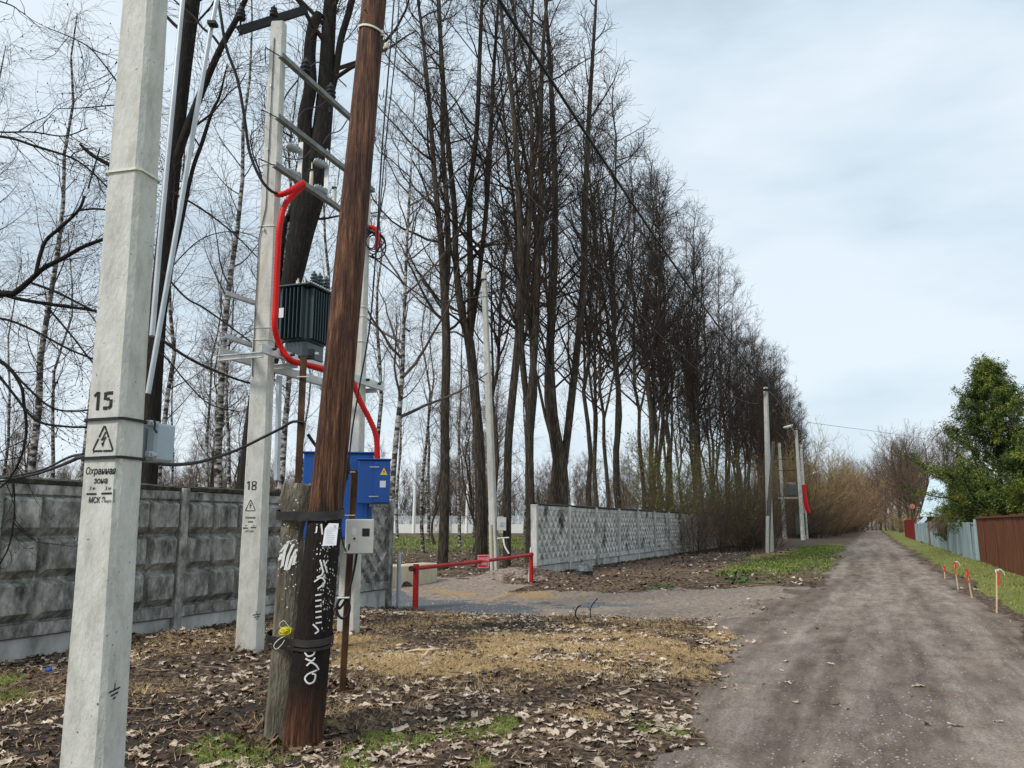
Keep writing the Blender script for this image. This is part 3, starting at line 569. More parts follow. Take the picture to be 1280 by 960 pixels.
# box strapped to pole 15
bx = at(196, 554, 4.0); rbx = empty('junction_box', bx, 'blue-grey metal box strapped to the right side of pole 15', 'junction box', rz=radians(-28))
mb = MB(); mb.box(bx + np.array([.02, 0, 0]), (.072, .12, .19), rotz(radians(-28)), ch=.012); mb.obj('box_body', M['bluegrey'], rbx)
mb = MB(); mb.box(bx + np.array([-.037, .01, 0]), (.02, .10, .19), rotz(radians(-28)), ch=.003); mb.obj('back_plate', M['galv'], rbx)
for v in (529, 568):
    mb = MB(); q = at(187, v, 3.93); mb.box(q, (.035, .03, .028), rotz(radians(-28)), ch=.003); mb.box(q + np.array([.035, -.01, 0]), (.03, .016, .016), rotz(.2)); mb.obj('clamp', M['galv'], rbx)
mb = MB(); mb.tube([at(192, 523, 3.88), at(194, 530, 3.88), at(193, 536, 3.88), at(196, 541, 3.88)], .005, 6); mb.obj('padlock', M['black'], rbx)

# ------------------------------------------------------------------ two-pole transformer station
gA = gr(311, 828); gB = gr(435, 797)
zA0 = g(gA[0], gA[1])
PA = Pole((gA[0], gA[1], 0), (gA[0] - .06, gA[1], 8.26), .285, .20, .185, .135, radians(24))
PB = Pole((gB[0], gB[1], 0), (gB[0] + .01, gB[1], 8.26), .275, .20, .185, .135, radians(24))
rT = empty('transformer_station', (gA[0], gA[1], 0), 'two-pole concrete transformer station carrying steel crossarms and a platform', 'substation')
shA = PA.shaft(parent=rT, n=30, seed=4, z0=-.5); PB.shaft(parent=rT, n=30, seed=5, z0=-.5)
shA['label'] = 'front concrete leg, stencilled number 18'
pole_print(PA, rT, dict(txt='18', num0=(308.5, 612.5), num1=(321, 601.5), tri0=(306.5, 638.5), tri1=(320, 624.5),
    lines=[('Охранная', (313, 647), .035, .78), ('зона', (313, 652), .036, .8), ('3 м', (307.5, 657), .02, .9), ('3 м', (317, 657), .02, .9), ('МСК Энерго', (312, 664), .028, .62)],
    bars=[(303.5, 660, 310, 660, .012), (313.5, 659.5, 320, 659.3, .012)]))
earth_sign(PA, rT, 'A', 321, 768, 1.5)
AB = np.array([gB[0] - gA[0], gB[1] - gA[1], 0]); ABl = np.linalg.norm(AB[:2]); eA = AB / ABl; nAB = np.array([eA[1], -eA[0], 0])    # nAB points to the road side
RT = rotz(math.atan2(eA[1], eA[0]))
def TP(a, n, z): return np.array([gA[0], gA[1], 0]) + eA * a + nAB * n + np.array([0, 0, z])      # station frame
def tz(u, v, n=0, a=0):      # height of a pixel on the station plane at offset n, and along-distance
    # intersect ray with the vertical plane through gA + nAB*n
    r = ray(u, v); p0 = np.array([gA[0], gA[1], 0]) + nAB * n; k = (p0 @ nAB) / (r @ nAB); q = r * k
    return float((q - p0) @ eA), float(EYE + q[2])
def angle_bar(name, p, q, w, mat, parent, t=.006, up=1):
    p, q = np.array(p, float), np.array(q, float); d = q - p; L = np.linalg.norm(d); c = (p + q) / 2; R = Vector(d).to_track_quat('X', 'Z').to_matrix(); mb = MB()
    o = np.array(R @ Vector((0, 0, 1))); s_ = np.array(R @ Vector((0, 1, 0)))
    mb.box(c + o * (-up * w / 2), (L, w, t), R); mb.box(c + s_ * (-w / 2), (L, t, w), R); return mb.obj(name, M[mat], parent)
def channel(name, p, q, h, w, mat, parent, t=.008):
    p, q = np.array(p, float), np.array(q, float); d = q - p; L = np.linalg.norm(d); c = (p + q) / 2; R = Vector(d).to_track_quat('X', 'Z').to_matrix(); mb = MB()
    o = np.array(R @ Vector((0, 0, 1))); s_ = np.array(R @ Vector((0, 1, 0)))
    mb.box(c, (L, t, h), R); mb.box(c + o * (h / 2) + s_ * (w / 2), (L, w, t), R); mb.box(c - o * (h / 2) + s_ * (w / 2), (L, w, t), R); return mb.obj(name, M[mat], parent)
arms = []
for (u, v) in ((345, 82), (343, 157), (342, 216)):
    zz = float(at(u, v, gA[1])[2]); arms.append(zz)
for i, zz in enumerate(arms):
    angle_bar('crossarm', TP(-.22, .14, zz), TP(ABl + .06, .14, zz), .065, 'steelgrey', rT)
    mb = MB(); mb.tube([TP(-.42, .06, zz), TP(-.06, .15, zz)], .008, 6); mb.tube([TP(.06, .15, zz), TP(0.06, -.16, zz), TP(-.12, -.16, zz), TP(-.42, .06, zz)], .006, 6); mb.obj('clamp_rod', M['darksteel'], rT)
# top channel with insulators
zt = at(340, 30, 9.6)[2]
pL = at(297, 38, 9.5); pR = at(383, 11, 10.1)
channel('top_beam', pL, pR, .10, .06, 'darksteel', rT)
def pin_insulator(p, mat, s=1.0, parent=rT, name='insulator'):
    mb = MB(); mb.lathe(p, [(r * s, z * s) for r, z in ((.012, -.16), (.012, 0), (.05, .0), (.058, .015), (.03, .04), (.052, .05), (.055, .062), (.028, .085), (.045, .095), (.045, .11), (.02, .13), (.012, .16))], 12); return mb.obj(name, M[mat], parent)
pin_insulator(at(301, 24, 9.5), 'black', 1.15); pin_insulator(at(342, 20, 9.8), 'black', 1.0); pin_insulator(at(382, 92, 10.5), 'black', 1.5); pin_insulator(at(413, 122, 11.2), 'black', 1.5)
# fuse units hung on plates below the second crossarm
for (u, v0, v1, Y) in ((375, 178, 232, 10.6), (408, 196, 252, 11.3)):
    top = at(u, v0, Y); bot = at(u, v1, Y)
    mb = MB(); mb.box((top + bot) / 2, (.012, .07, top[2] - bot[2]), RT); pl = mb.obj('mounting_plate', M['galvw'], rT)
    for k in (.22, .8):
        q = top + (bot - top) * k; d = Vector((-.86, -.42, .28)); R = d.to_track_quat('Z', 'Y').to_matrix(); mb = MB()
        mb.lathe(q, [(.03, 0), (.03, .03), (.07, .035), (.04, .06), (.075, .07), (.042, .1), (.075, .11), (.042, .14), (.072, .15), (.04, .18), (.05, .19), (.03, .2)], 12, R); mb.obj('insulator', M['porc'], pl)
for (u, v0, v1, Y) in ((388.5, 213, 237, 10.9), (418, 235, 258, 11.5)):
    p, q = at(u, v0, Y), at(u, v1, Y); mb = MB(); mb.lathe(q, [(.03, 0), (.028, (p - q)[2] * .5), (.026, (p - q)[2]), (.01, (p - q)[2] + .01), (.008, (p - q)[2] + .12)], 12); mb.obj('surge_arrester', M['cream'], rT)
    mb = MB(); mb.lathe(p, [(.04, -.01), (.04, .01)], 12); mb.obj('arrester_collar', M['darksteel'], rT)
for (u, v) in ((376, 170), (409, 192)):
    pin_insulator(at(u, v + 3, 10.9), 'porc', .7)
# platform
zp = float(at(345, 452, 10.2)[2])
for n in (.24, -.38): channel('platform_beam', TP(-.40, n, zp), TP(ABl + .40, n, zp), .105, .05, 'galvw', rT)
for a in (-.35, .35, ABl - .35, ABl + .2): channel('platform_crossbeam', TP(a, .24, zp - .08), TP(a, -.40, zp - .08), .06, .04, 'galvw', rT)
for (a, b_) in ((-.2, 1), (ABl + .2, -1)):
    mb = MB(); mb.tube([TP(a, .26, zp + .02), TP(a + b_ * .0, .30, zp + .02)], .02, 6); mb.obj('bolt', M['darksteel'], rT); mb = MB(); mb.tube([TP(a + b_ * .36, .26, zp + .02), TP(a + b_ * .36, .31, zp + .02)], .02, 6); mb.obj('bolt', M['darksteel'], rT)
for (u0, v0, u1, v1) in ((281, 366, 320, 379), (279, 419, 316, 432)):
    angle_bar('side_bracket', at(u0, v0, 9.3), at(u1 + 6, v1 + 2, 10.0), .05, 'galv', rT)
angle_bar('side_bracket', at(349, 470, 10.3), at(346, 600, 10.35), .05, 'galv', rT)
for v, h in ((205, .012), (282, .012), (409, .01), (424, .01)): PA.band(PA.hit('A', 340, v)[1], h, 'whitetw', rT)
for v in (385, 397, 398 + 30): PB.band(at(450, v, gB[1])[2], .012, 'whitetw', rT)
mb = MB(); mb.tube([PA.pt('A', -.02, z, .012) for z in np.linspace(8.0, 5.6, 6)] + [PA.pt('A', -.09, z, .012) for z in np.linspace(5.2, 3.4, 6)], .006, 6); mb.obj('earthing_wire', M['wire'], rT)
for z in (7.3, 6.9, 6.4, 5.3): mb = MB(); mb.box(PA.pt('A', -.03, z, .015), (.03, .02, .035), RT); mb.obj('wire_clip', M['galv'], rT)

# transformer
ta = .5 * ABl + .02; zb = zp + .09; tn = -.06
Tb = TP(ta, tn, zb)
rX = empty('transformer', Tb, 'dark finned oil transformer sitting on the steel platform', 'transformer', rz=math.atan2(eA[1], eA[0]))
TL, TWd, TH = .60, .46, .84
cx_ = at(380, 440, 10.75); Tb = np.array([cx_[0], cx_[1], zb - .03])
mb = MB(); mb.box(Tb + np.array([0, 0, .17]), (TL * .8, TWd * .8, .30), RT, ch=.05); mb.obj('lower_tank', M['trafo'], rX)
mb = MB(); mb.box(Tb + np.array([0, 0, .66]), (TL * .82, TWd * .8, .74), RT, ch=.03); mb.obj('tank', M['trafo'], rX)
fin = MB(); fin.box((0, 0, 0), (.012, .09, .70), ch=.003); fme = fin.mesh('cooling_fin'); fme.materials.append(M['trafo'])
fin2 = MB(); fin2.box((0, 0, 0), (.10, .012, .70), ch=.003); fme2 = fin2.mesh('cooling_fin'); fme2.materials.append(M['trafo'])
def placefin(me_, off):
    o = bpy.data.objects.new('cooling_fin', me_); COL.objects.link(o); o.parent = rX
    p = Tb + np.array(RT @ Vector(off)); o.matrix_parent_inverse = PINV(rX); o.location = p; o.rotation_euler = (0, 0, math.atan2(eA[1], eA[0]))
for i in range(8):
    x = -TL * .41 + .03 + i * (TL * .82 - .06) / 7
    for sy in (-1, 1): placefin(fme, (x, sy * (TWd * .4 + .04), .66))
for i in range(6):
    y = -TWd * .4 + .03 + i * (TWd * .8 - .06) / 5
    for sx in (-1, 1): placefin(fme2, (sx * (TL * .41 + .045), y, .66))
mb = MB(); mb.box(Tb + np.array([0, 0, 1.045]), (TL + .1, TWd + .14, .03), RT, ch=.01); lid = mb.obj('lid', M['trafo'], rX)
mb = MB()
for i in range(12):
    for sy in (-1, 1): mb.lathe(Tb + np.array(RT @ Vector((-TL / 2 + i * TL / 11, sy * (TWd / 2 + .045), 1.06))), [(.012, 0), (.012, .02)], 6)
mb.obj('lid_bolts', M['galvw'], rX)
for (x, y, s_, m_) in ((.08, -.15, 1.1, 'trafo'), (.24, -.15, 1.1, 'trafo'), (-.06, -.15, 1.0, 'trafo'), (.1, .1, .8, 'trafo')):
    pin_insulator(Tb + np.array(RT @ Vector((x, y, 1.09 + .06))), m_, s_, rX, 'bushing')
for (x, y) in ((-.2, -.1), (-.24, -.02), (-.17, .05)):
    mb = MB(); mb.lathe(Tb + np.array(RT @ Vector((x, y, 1.06))), [(.02, 0), (.02, .05), (.012, .06), (.012, .10)], 8); mb.obj('bushing', M['cream'], rX)
mb = MB(); mb.box(at(351.5, 391, 10.15), (.004, .07, .13), RT); mb.obj('rating_plate', M['paper'], rX)

# red conduits
def conduit(pts, r, label, n=40):
    path = bez([at(*p) for p in pts], n); mb = MB(); pp = [Vector([float(q) for q in p]) for p in path]
    # resample finely and rib it
    d = [0]
    for a, b_ in zip(pp[:-1], pp[1:]): d.append(d[-1] + (b_ - a).length)
    tot = d[-1]; k = int(tot / .022); out = []; rr = []
    for i in range(k + 1):
        t = tot * i / k; j = min(max(np.searchsorted(d, t) - 1, 0), len(pp) - 2); f = (t - d[j]) / max(d[j + 1] - d[j], 1e-6); out.append(pp[j].lerp(pp[j + 1], min(max(f, 0), 1))); rr.append(r * (1.0 if i % 2 else .84))
    mb.tube(out, rr, 10); o = mb.obj('red_conduit', M['red']); tag(o, label, 'conduit', 'red cable conduits of the transformer'); return o
conduit([(345, 242, 9.6), (352, 243, 9.55), (364, 238, 9.6), (378, 229, 9.75), (378, 233, 9.8), (370, 241, 9.75), (357, 255, 9.65), (350, 280, 9.6), (347.5, 310, 9.6), (344.5, 380, 9.6), (343.5, 408, 9.6), (350, 432, 9.7), (363, 450, 9.75), (380, 455, 9.95), (404, 461, 10.3), (430, 466, 10.9), (441, 478, 11.15), (450, 501, 11.15), (462, 524, 11.15), (470, 545, 11.12), (472, 575, 11.1)], .041, 'long red corrugated conduit running down pole 18 and over to the blue cabinet', 120)
conduit([(458, 285, 11.8), (466, 284, 11.75), (472, 292, 11.75), (470, 311, 11.75)], .036, 'short red conduit end hooked over the rear leg behind the timber pole', 30)

# blue cabinets on the rear leg
def cabinet(u0, v0, u1, v1, Y, dep, mat, name, label, cat, ang, group=None):
    p = at(u0, v0, Y); q = at(u1, v1, Y); w = abs(q[0] - p[0]) / cos(ang); h = abs(p[2] - q[2]); c = (p + q) / 2
    r = empty(name, (c[0], c[1], c[2] - h / 2), label, cat, group, rz=ang); R = rotz(ang)
    mb = MB(); mb.box(c, (w, dep, h), R, ch=.012); mb.obj('cabinet_body', M[mat], r)
    return r, R, c, w, h
rc1, R1, c1, w1, h1 = cabinet(383, 568, 463, 674, 11.45, .34, 'blue', 'electric_cabinet', 'tall blue steel cabinet behind the timber pole', 'electric cabinet', radians(8))
mb = MB(); mb.box(c1 + np.array([0, 0, h1 / 2 + .012]), (w1 + .05, .40, .024), R1, ch=.008); mb.obj('cabinet_roof', M['blue'], rc1)
mb = MB(); mb.box(c1 + np.array(R1 @ Vector((.14, -.178, 0))), (w1 * .58, .015, h1 - .06), R1, ch=.004); mb.obj('cabinet_door', M['blue'], rc1)
mb = MB(); mb.box(c1 + np.array(R1 @ Vector((w1 / 2 - .13, -.186, .0))), (.035, .01, h1 - .1), R1, ch=.003); mb.obj('door_rib', M['blue'], rc1)
rc2, R2, c2, w2, h2 = cabinet(449, 576, 486, 630, 11.15, .26, 'blue', 'electric_cabinet', 'smaller blue cabinet with yellow warning triangle under the red conduit', 'electric cabinet', radians(10))
mb = MB(); mb.box(c2 + np.array([0, -.01, h2 / 2 + .01]), (w2 + .03, .30, .02), R2, ch=.008); mb.obj('cabinet_roof', M['blue'], rc2)
mb = MB(); mb.box(c2 + np.array(R2 @ Vector((.10, -.137, 0))), (w2 * .50, .015, h2 - .04), R2, ch=.004); dr2 = mb.obj('cabinet_door', M['blue'], rc2)
for dz in (.2, -.2):
    mb = MB(); mb.box(c2 + np.array(R2 @ Vector((.0, -.152, dz))), (.13, .012, .014), R2, ch=.002); mb.obj('hinge', M['galv'], dr2)
fc = c2 + np.array(R2 @ Vector((.13, -.1475, .14))); mb = MB(); X_ = np.array(R2 @ Vector((1, 0, 0))); Z_ = np.array([0, 0, 1])
mb.add([fc - X_ * .05 - Z_ * .045, fc + X_ * .05 - Z_ * .045, fc + Z_ * .055], [(0, 1, 2)]); wt = mb.obj('warning_triangle', M['warn'], dr2)
fc2 = fc + np.array(R2 @ Vector((0, -.002, 0))); mb = MB(); mb.add([fc2 + X_ * .008 + Z_ * .025, fc2 - X_ * .014 - Z_ * .008, fc2 + X_ * .0 - Z_ * .004, fc2 - X_ * .006 - Z_ * .036, fc2 + X_ * .015 + Z_ * .002, fc2 + X_ * .003 + Z_ * .0], [(0, 1, 2, 5), (2, 3, 4, 5)]); mb.obj('lightning_mark', M['redpaint'], wt)
mb = MB(); q = c2 + np.array(R2 @ Vector((.12, -.1475, -.03))); mb.add([q - X_ * .04 - Z_ * .045, q + X_ * .04 - Z_ * .045, q + X_ * .04 + Z_ * .045, q - X_ * .04 + Z_ * .045], [(0, 1, 2, 3)]); mb.obj('white_notice', M['paper'], dr2)
mb = MB()
for i in range(4): mb.lathe(c2 + np.array(R2 @ Vector((-.04 + i * .045, 0, -h2 / 2 - .035))), [(.015, 0), (.02, .03), (.02, .036)], 8)
mb.obj('cable_glands', M['porc'], rc2)

# ------------------------------------------------------------------ leaning timber pole, its concrete stub, straps, graffiti
wb = gr(378, 938); wt_ = at(468, 0, 6.35); wd = (wt_ - wb) / (wt_[2] - wb[2])
rW = empty('timber_utility_pole', (wb[0], wb[1], 0), 'leaning reddish-brown timber pole with a tarred foot and white scribbles', 'utility pole')
def wc(z): return wb + wd * (z - wb[2])
def wr(z): return .136 - .0052 * z
def ring_mesh(name, centre, radius, zs, mat, parent, n=28, seed=3, lump=.05, cap=True):
    b = MB(); P = []
    for z in zs:
        c = centre(z); r = radius(z)
        for j in range(n):
            a = 2 * pi * j / n; k = 1 + lump * (float(vnoise(a * 3.1 + seed * 9, z * .8 + 50)) - .5) * 2 + lump * .8 * (float(vnoise(a * 9 + seed * 7, z * .5 + 9)) - .5)
            P.append((c[0] + r * k * cos(a), c[1] + r * k * sin(a), z))
    m = len(zs); F = [(i * n + j, i * n + (j + 1) % n, (i + 1) * n + (j + 1) % n, (i + 1) * n + j) for i in range(m - 1) for j in range(n)]
    b.add(P, F, True)
    if cap: b.add(P[-n:], [tuple(range(n))])
    return b.obj(name, M[mat], parent)
ring_mesh('shaft', wc, wr, np.linspace(-.4, 8.6, 110), 'wood', rW, 44, lump=.06)
def on_pole(a, z, off=.004):      # a: angle from the direction facing the camera, positive to the viewer's right
    c = wc(z); v = -c[:2] / np.linalg.norm(c[:2]); rt = np.array([-v[1], v[0]]); r = wr(z) * 1.045 + off; q = v * cos(a) + rt * sin(a); return np.array([c[0] + q[0] * r, c[1] + q[1] * r, z])
def scribble(lines, w, name, parent, mat, f=on_pole):
    for L_ in lines:
        mb = MB(); P = []
        if len(L_) > 2: L_ = [(float(q[0]), float(q[1])) for q in bez([(a, z, 0) for a, z in L_], 5 * len(L_))]
        for i, (a, z) in enumerate(L_):
            a2, z2 = L_[min(i + 1, len(L_) - 1)]; a1, z1 = L_[max(i - 1, 0)]; d = np.array([(a2 - a1) * .13, z2 - z1]); d = d / (np.linalg.norm(d) + 1e-9); n_ = np.array([-d[1] / .13, d[0]]) * w / 2
            P += [f(a + n_[0], z + n_[1]), f(a - n_[0], z - n_[1])]
        mb.add(P, [(2 * i, 2 * i + 1, 2 * i + 3, 2 * i + 2) for i in range(len(L_) - 1)]); mb.obj(name, M[mat], parent)
def px2pole(u, v):
    z = 1.0
    for _ in range(6):
        c = wc(z); r = ray(u, v); k = (c[1] - wr(z)) / r[1]; z = EYE + r[2] * k; x = r[0] * k - c[0]
    a = math.asin(max(-.95, min(.95, x / wr(z)))); return a, z
def pl(*pts): return [px2pole(u, v) for u, v in pts]
scr = [pl((375, 806), (383, 804), (386, 808)), pl((376, 815), (380, 820), (386, 818), (388, 812)), pl((377, 823), (384, 826), (388, 822)), pl((378, 832), (383, 828), (389, 832), (392, 838)), pl((390, 838), (380, 842), (376, 848), (380, 854), (386, 852), (388, 844), (384, 842)),
       ]
for k in range(6): scr.append(pl((389, 744 + k * 7), (396, 743 + k * 7)))
scr += [pl((395, 700), (398, 716), (391, 722)), pl((399, 700), (403, 716)), pl((388, 727), (396, 722), (400, 728), (392, 736)), pl((386, 780), (392, 788), (388, 792)), pl((397, 655), (398, 668)), pl((392, 658), (391, 666))]
scribble(scr, .011, 'white_scribble', rW, 'white')
rn = random.Random(9); mb = MB()
for k in range(150):
    u = rn.gauss(402, 7); v = rn.uniform(680, 765) if k < 110 else rn.uniform(645, 800); a, z = px2pole(min(max(u, 386), 416), v); s_ = rn.uniform(.003, .009)
    mb.add([on_pole(a - s_ / .13 * .5, z), on_pole(a + rn.uniform(0, .03), z - s_), on_pole(a + s_ / .13 * .5, z), on_pole(a, z + s_ * rn.uniform(.6, 1.6))], [(0, 1, 2, 3)])
sp = mb.obj('paint_specks', M['white'], rW); tag(sp, kind='stuff')
# concrete stub beside the foot
sb = gr(346, 930); stp = at(371, 606, 6.35); sdv = (stp - sb) / (stp[2] - sb[2])
def sbc(z): return sb + sdv * (z - sb[2])
rS = empty('concrete_pole_stub', (sb[0], sb[1], 0), 'mottled old concrete stub strapped to the foot of the timber pole', 'pole stub')
def stub_shape():
    b = MB(); P = []; zs = list(np.linspace(-.3, 1.90, 40)); R = rotz(radians(18)); n = 16
    for i, z in enumerate(zs):
        c = sbc(z); h = .095 - .006 * z; wd_ = .115
        if z > 1.60: h += .025 * math.sin((z - 1.60) * 9); wd_ += .015
        for j in range(n):
            a = 2 * pi * j / n; ca, sa_ = cos(a), sin(a); k = 1 / max(abs(ca), abs(sa_)) ; k = min(k, 1.28); x = h * ca * k; y = wd_ * sa_ * k
            x += .012 * (float(vnoise(j * 1.7, z * 6)) - .5) + (.05 * (float(vnoise(j * .9 + 4, z * 9)) - .5) if z > 1.5 else 0)
            q = R @ Vector((x, y, 0)); P.append((c[0] + q.x, c[1] + q.y, z + (.07 * (float(vnoise(j * 1.1, 7)) - .5) if i == len(zs) - 1 else 0)))
    m = len(zs); F = [(i * n + j, i * n + (j + 1) % n, (i + 1) * n + (j + 1) % n, (i + 1) * n + j) for i in range(m - 1) for j in range(n)]
    b.add(P, F); b.add(P[-n:], [tuple(range(n))]); return b.obj('stub_body', M['stubc'], rS)
stub_shape()
rn = random.Random(4); mb = MB()
def on_stub(u, v):
    z = 1.2
    for _ in range(5):
        c = sbc(z); r = ray(u, v); k = (c[1] - .148) / r[1]; z = EYE + r[2] * k; x = r[0] * k
    return np.array([x, c[1] - .138, z])
for (us) in ([(352, 708), (355, 690), (360, 676)], [(356, 712), (360, 694), (366, 680)], [(360, 712), (364, 698), (370, 686)], [(350, 690), (357, 680), (368, 674)], [(366, 706), (369, 694)], [(349, 700), (351, 692)]):
    P = []
    for u, v in us: P += [on_stub(u - 1.9, v + .8), on_stub(u + 1.9, v - .4)]
    mb = MB(); mb.add(P, [(2 * i, 2 * i + 1, 2 * i + 3, 2 * i + 2) for i in range(len(us) - 1)]); mb.obj('white_scribble', M['white'], rS)
mb = MB()
for k in range(60):
    u = rn.uniform(346, 372); v = rn.gauss(690, 35); p = on_stub(u, v); s_ = rn.uniform(.002, .008); mb.add([p + np.array([-s_, 0, 0]), p + np.array([0, 0, -s_]), p + np.array([s_, 0, 0]), p + np.array([0, 0, s_])], [(0, 1, 2, 3)])
tag(mb.obj('paint_specks', M['white'], rS), kind='stuff')
def strap_around(z, h, parent, name='steel_strap'):
    c1_ = wc(z); c2_ = sbc(z); pts = []
    for k in range(40):
        a = 2 * pi * k / 40; d = np.array([cos(a), sin(a)]); s1 = c1_[:2] @ d + wr(z) + .012; s2 = c2_[:2] @ d + .135
        pts.append((c1_[:2] + d * (wr(z) + .012)) if s1 > s2 else (c2_[:2] + d * .135))
    P = []
    for dz, of in ((-h / 2, 0), (h / 2, 0), (h / 2, .007), (-h / 2, .007)):
        m_ = (c1_[:2] + c2_[:2]) / 2
        P += [(*(p + (p - m_) / np.linalg.norm(p - m_) * of), z + dz + .02 * math.sin(i * .16)) for i, p in enumerate(pts)]
    mb = MB(); mb.add(P, [(i * 40 + j, i * 40 + (j + 1) % 40, ((i + 1) % 4) * 40 + (j + 1) % 40, ((i + 1) % 4) * 40 + j) for i in range(4) for j in range(40)]); return mb.obj(name, M['tar'], parent)
za = at(395, 641, 6.1)[2]; zc = at(395, 801, 6.0)[2]
strap_around(za, .055, rW); strap_around(za - .03, .02, rW); strap_around(zc, .05, rW); strap_around(zc - .045, .02, rW)
# tag plate
pc = at(413, 668, 5.93); vdir = -pc / np.linalg.norm(pc); RX = np.array([.985, -.12, -.02]); RZ = np.array([.04, 0, 1.0]); mb = MB(); n_ = np.array([0, -.004, 0])
ol = [(-.054, -.083), (.050, -.077), (.056, .079), (-.018, .080), (-.046, .040)]
mb.add([pc + RX * x + RZ * z for x, z in ol] + [pc + RX * x + RZ * z - n_ for x, z in ol], [(0, 1, 2, 3, 4), (9, 8, 7, 6, 5)] + [(i, i + 5, (i + 1) % 5 + 5, (i + 1) % 5) for i in range(5)])
rP = mb.obj('paper_notice', M['paper']); tag(rP, 'white paper notice with a cut corner pinned to the timber pole', 'notice')
mb = MB(); rn = random.Random(2)
for k in range(9):
    z = .045 - k * .0135; x0 = -.034 if z < .035 else -.005; w_ = rn.uniform(.05, .075); mb.add([pc + RX * a + RZ * c - np.array([0, .002, 0]) for a, c in ((x0, z), (x0 + w_, z), (x0 + w_, z + .0028), (x0, z + .0028))], [(0, 1, 2, 3)])
mb.add([pc + RX * a + RZ * c - np.array([0, .002, 0]) for a, c in ((.024, .052), (.036, .050), (.038, .066), (.022, .068))], [(0, 1, 2, 3)])
mb.obj('small_print', M['galv'], rP)
# hardware up the pole
def hoop(z, h, mat, name, tilt=0):
    mb = MB(); P = []
    for dz, of in ((-h / 2, .004), (h / 2, .004), (h / 2, .010), (-h / 2, .010)):
        P += [tuple(on_pole(a, z, of) + np.array([0, 0, dz + tilt * sin(a)])) for a in np.linspace(0, 2 * pi, 33)[:-1]]
    mb.add(P, [(i * 32 + j, i * 32 + (j + 1) % 32, ((i + 1) % 4) * 32 + (j + 1) % 32, ((i + 1) % 4) * 32 + j) for i in range(4) for j in range(32)]); return mb.obj(name, M[mat], rW)
hoop(px2pole(460, 33)[1], .018, 'whitetw', 'hoop', -.03)
mb = MB(); mb.box(at(477, 42, 6.3), (.03, .03, .05)); mb.obj('bracket', M['galv'], rW)
mb = MB(); mb.tube(bez([at(478, 42, 6.25), at(495, 40, 6.2), at(501, 44, 6.2), at(499, 48, 6.2), at(494, 47, 6.2)], 16), .004, 6); mb.obj('hook', M['wire'], rW)
mb = MB(); mb.tube(bez([at(476, 48, 6.25), at(478, 60, 6.25), at(482, 65, 6.25), at(484, 58, 6.25)], 14), .006, 6); mb.obj('hook', M['darksteel'], rW)
mb = MB(); mb.lathe(at(483, 61, 6.25), [(.018, 0), (.024, .01), (.018, .025), (.024, .04), (.012, .055)], 10); mb.obj('insulator', M['cream'], rW)
mb = MB(); mb.tube([at(474, 118, 6.3), at(476, 125, 6.3), at(479, 122, 6.3), at(480, 112, 6.3)], .004, 6); mb.obj('hook', M['darksteel'], rW)

# yellow twine tangle
rn = random.Random(12); c = on_stub(358, 788) + np.array([0.01, -.05, 0]); rY = empty('twine_tangle', c, 'bright yellow twine tangle hanging on the strap of the concrete stub', 'twine')
mb = MB()
for k in range(16):
    ax = Vector((rn.uniform(-1, 1), rn.uniform(-1, 1), rn.uniform(-1, 1))).normalized(); R = ax.to_track_quat('Z', 'Y').to_matrix(); r1 = rn.uniform(.02, .048); oo = np.array([rn.uniform(-.012, .012) for _ in range(3)])
    mb.tube([c + oo + np.array(R @ Vector((r1 * cos(a), r1 * .7 * sin(a), .012 * sin(2 * a + k)))) for a in np.linspace(0, 6.3, 18)], .0026, 5)
mb.obj('yellow_ball', M['yellow'], rY)
mb = MB()
mb.tube(bez([c, c + np.array([-.05, -.01, .04]), c + np.array([-.02, -.01, .075]), c + np.array([.02, 0, .03])], 20), .0026, 5)
mb.tube(bez([c + np.array([.0, -.01, -.03]), c + np.array([-.05, -.02, -.06]), c + np.array([-.08, -.02, -.10]), c + np.array([-.06, -.02, -.125]), c + np.array([-.02, -.02, -.09]), c + np.array([.01, -.02, -.05]), c + np.array([.04, -.02, -.10]), c + np.array([.05, -.01, -.05])], 40), .0034, 5)
mb.obj('loose_loops', M['whitetw'], rY)

# rusty steel post carrying the meter box
pb = gr(423, 875, g(-1.5, 7) * 0); pt_ = at(440, 588, 7.25)
rM = empty('steel_post', pb, 'slim rusty steel post standing in the leaves right of the timber pole', 'post')
channel('post_shaft', pb - np.array([0, 0, .3]), pt_, .075, .05, 'rust', rM)
mb = MB(); mb.box(pt_ + np.array([0, 0, .0]), (.09, .07, .012)); mb.obj('top_plate', M['rust'], rM)
for v in (590, 644):
    mb = MB(); mb.box(at(436, v, 7.14), (.11, .03, .006)); mb.obj('bracket', M['galvw'], rM)
p = at(425, 649, 7.05); q = at(465, 692, 7.05); c = (p + q) / 2; w_ = q[0] - p[0]; h_ = p[2] - q[2]; A = radians(16); R = rotz(A)
rB = empty('meter_box', (c[0], c[1], c[2] - h_ / 2), 'light grey meter box with small dark window on the rusty post', 'meter box', rz=A)
mb = MB(); mb.box(c + np.array([.03, 0, 0]), (w_ * .80, .15, h_), R, ch=.006); mb.obj('box_body', M['meter'], rB)
mb = MB(); mb.box(c + np.array([.03, 0, 0]) + np.array(R @ Vector((0, -.082, 0))), (w_ * .78, .012, h_ - .01), R, ch=.003); dd = mb.obj('box_door', M['meter'], rB)
mb = MB(); mb.box(c + np.array([.03, 0, 0]) + np.array(R @ Vector((.045, -.089, .035))), (.062, .004, .066), R); mb.obj('meter_window', M['glass'], dd)
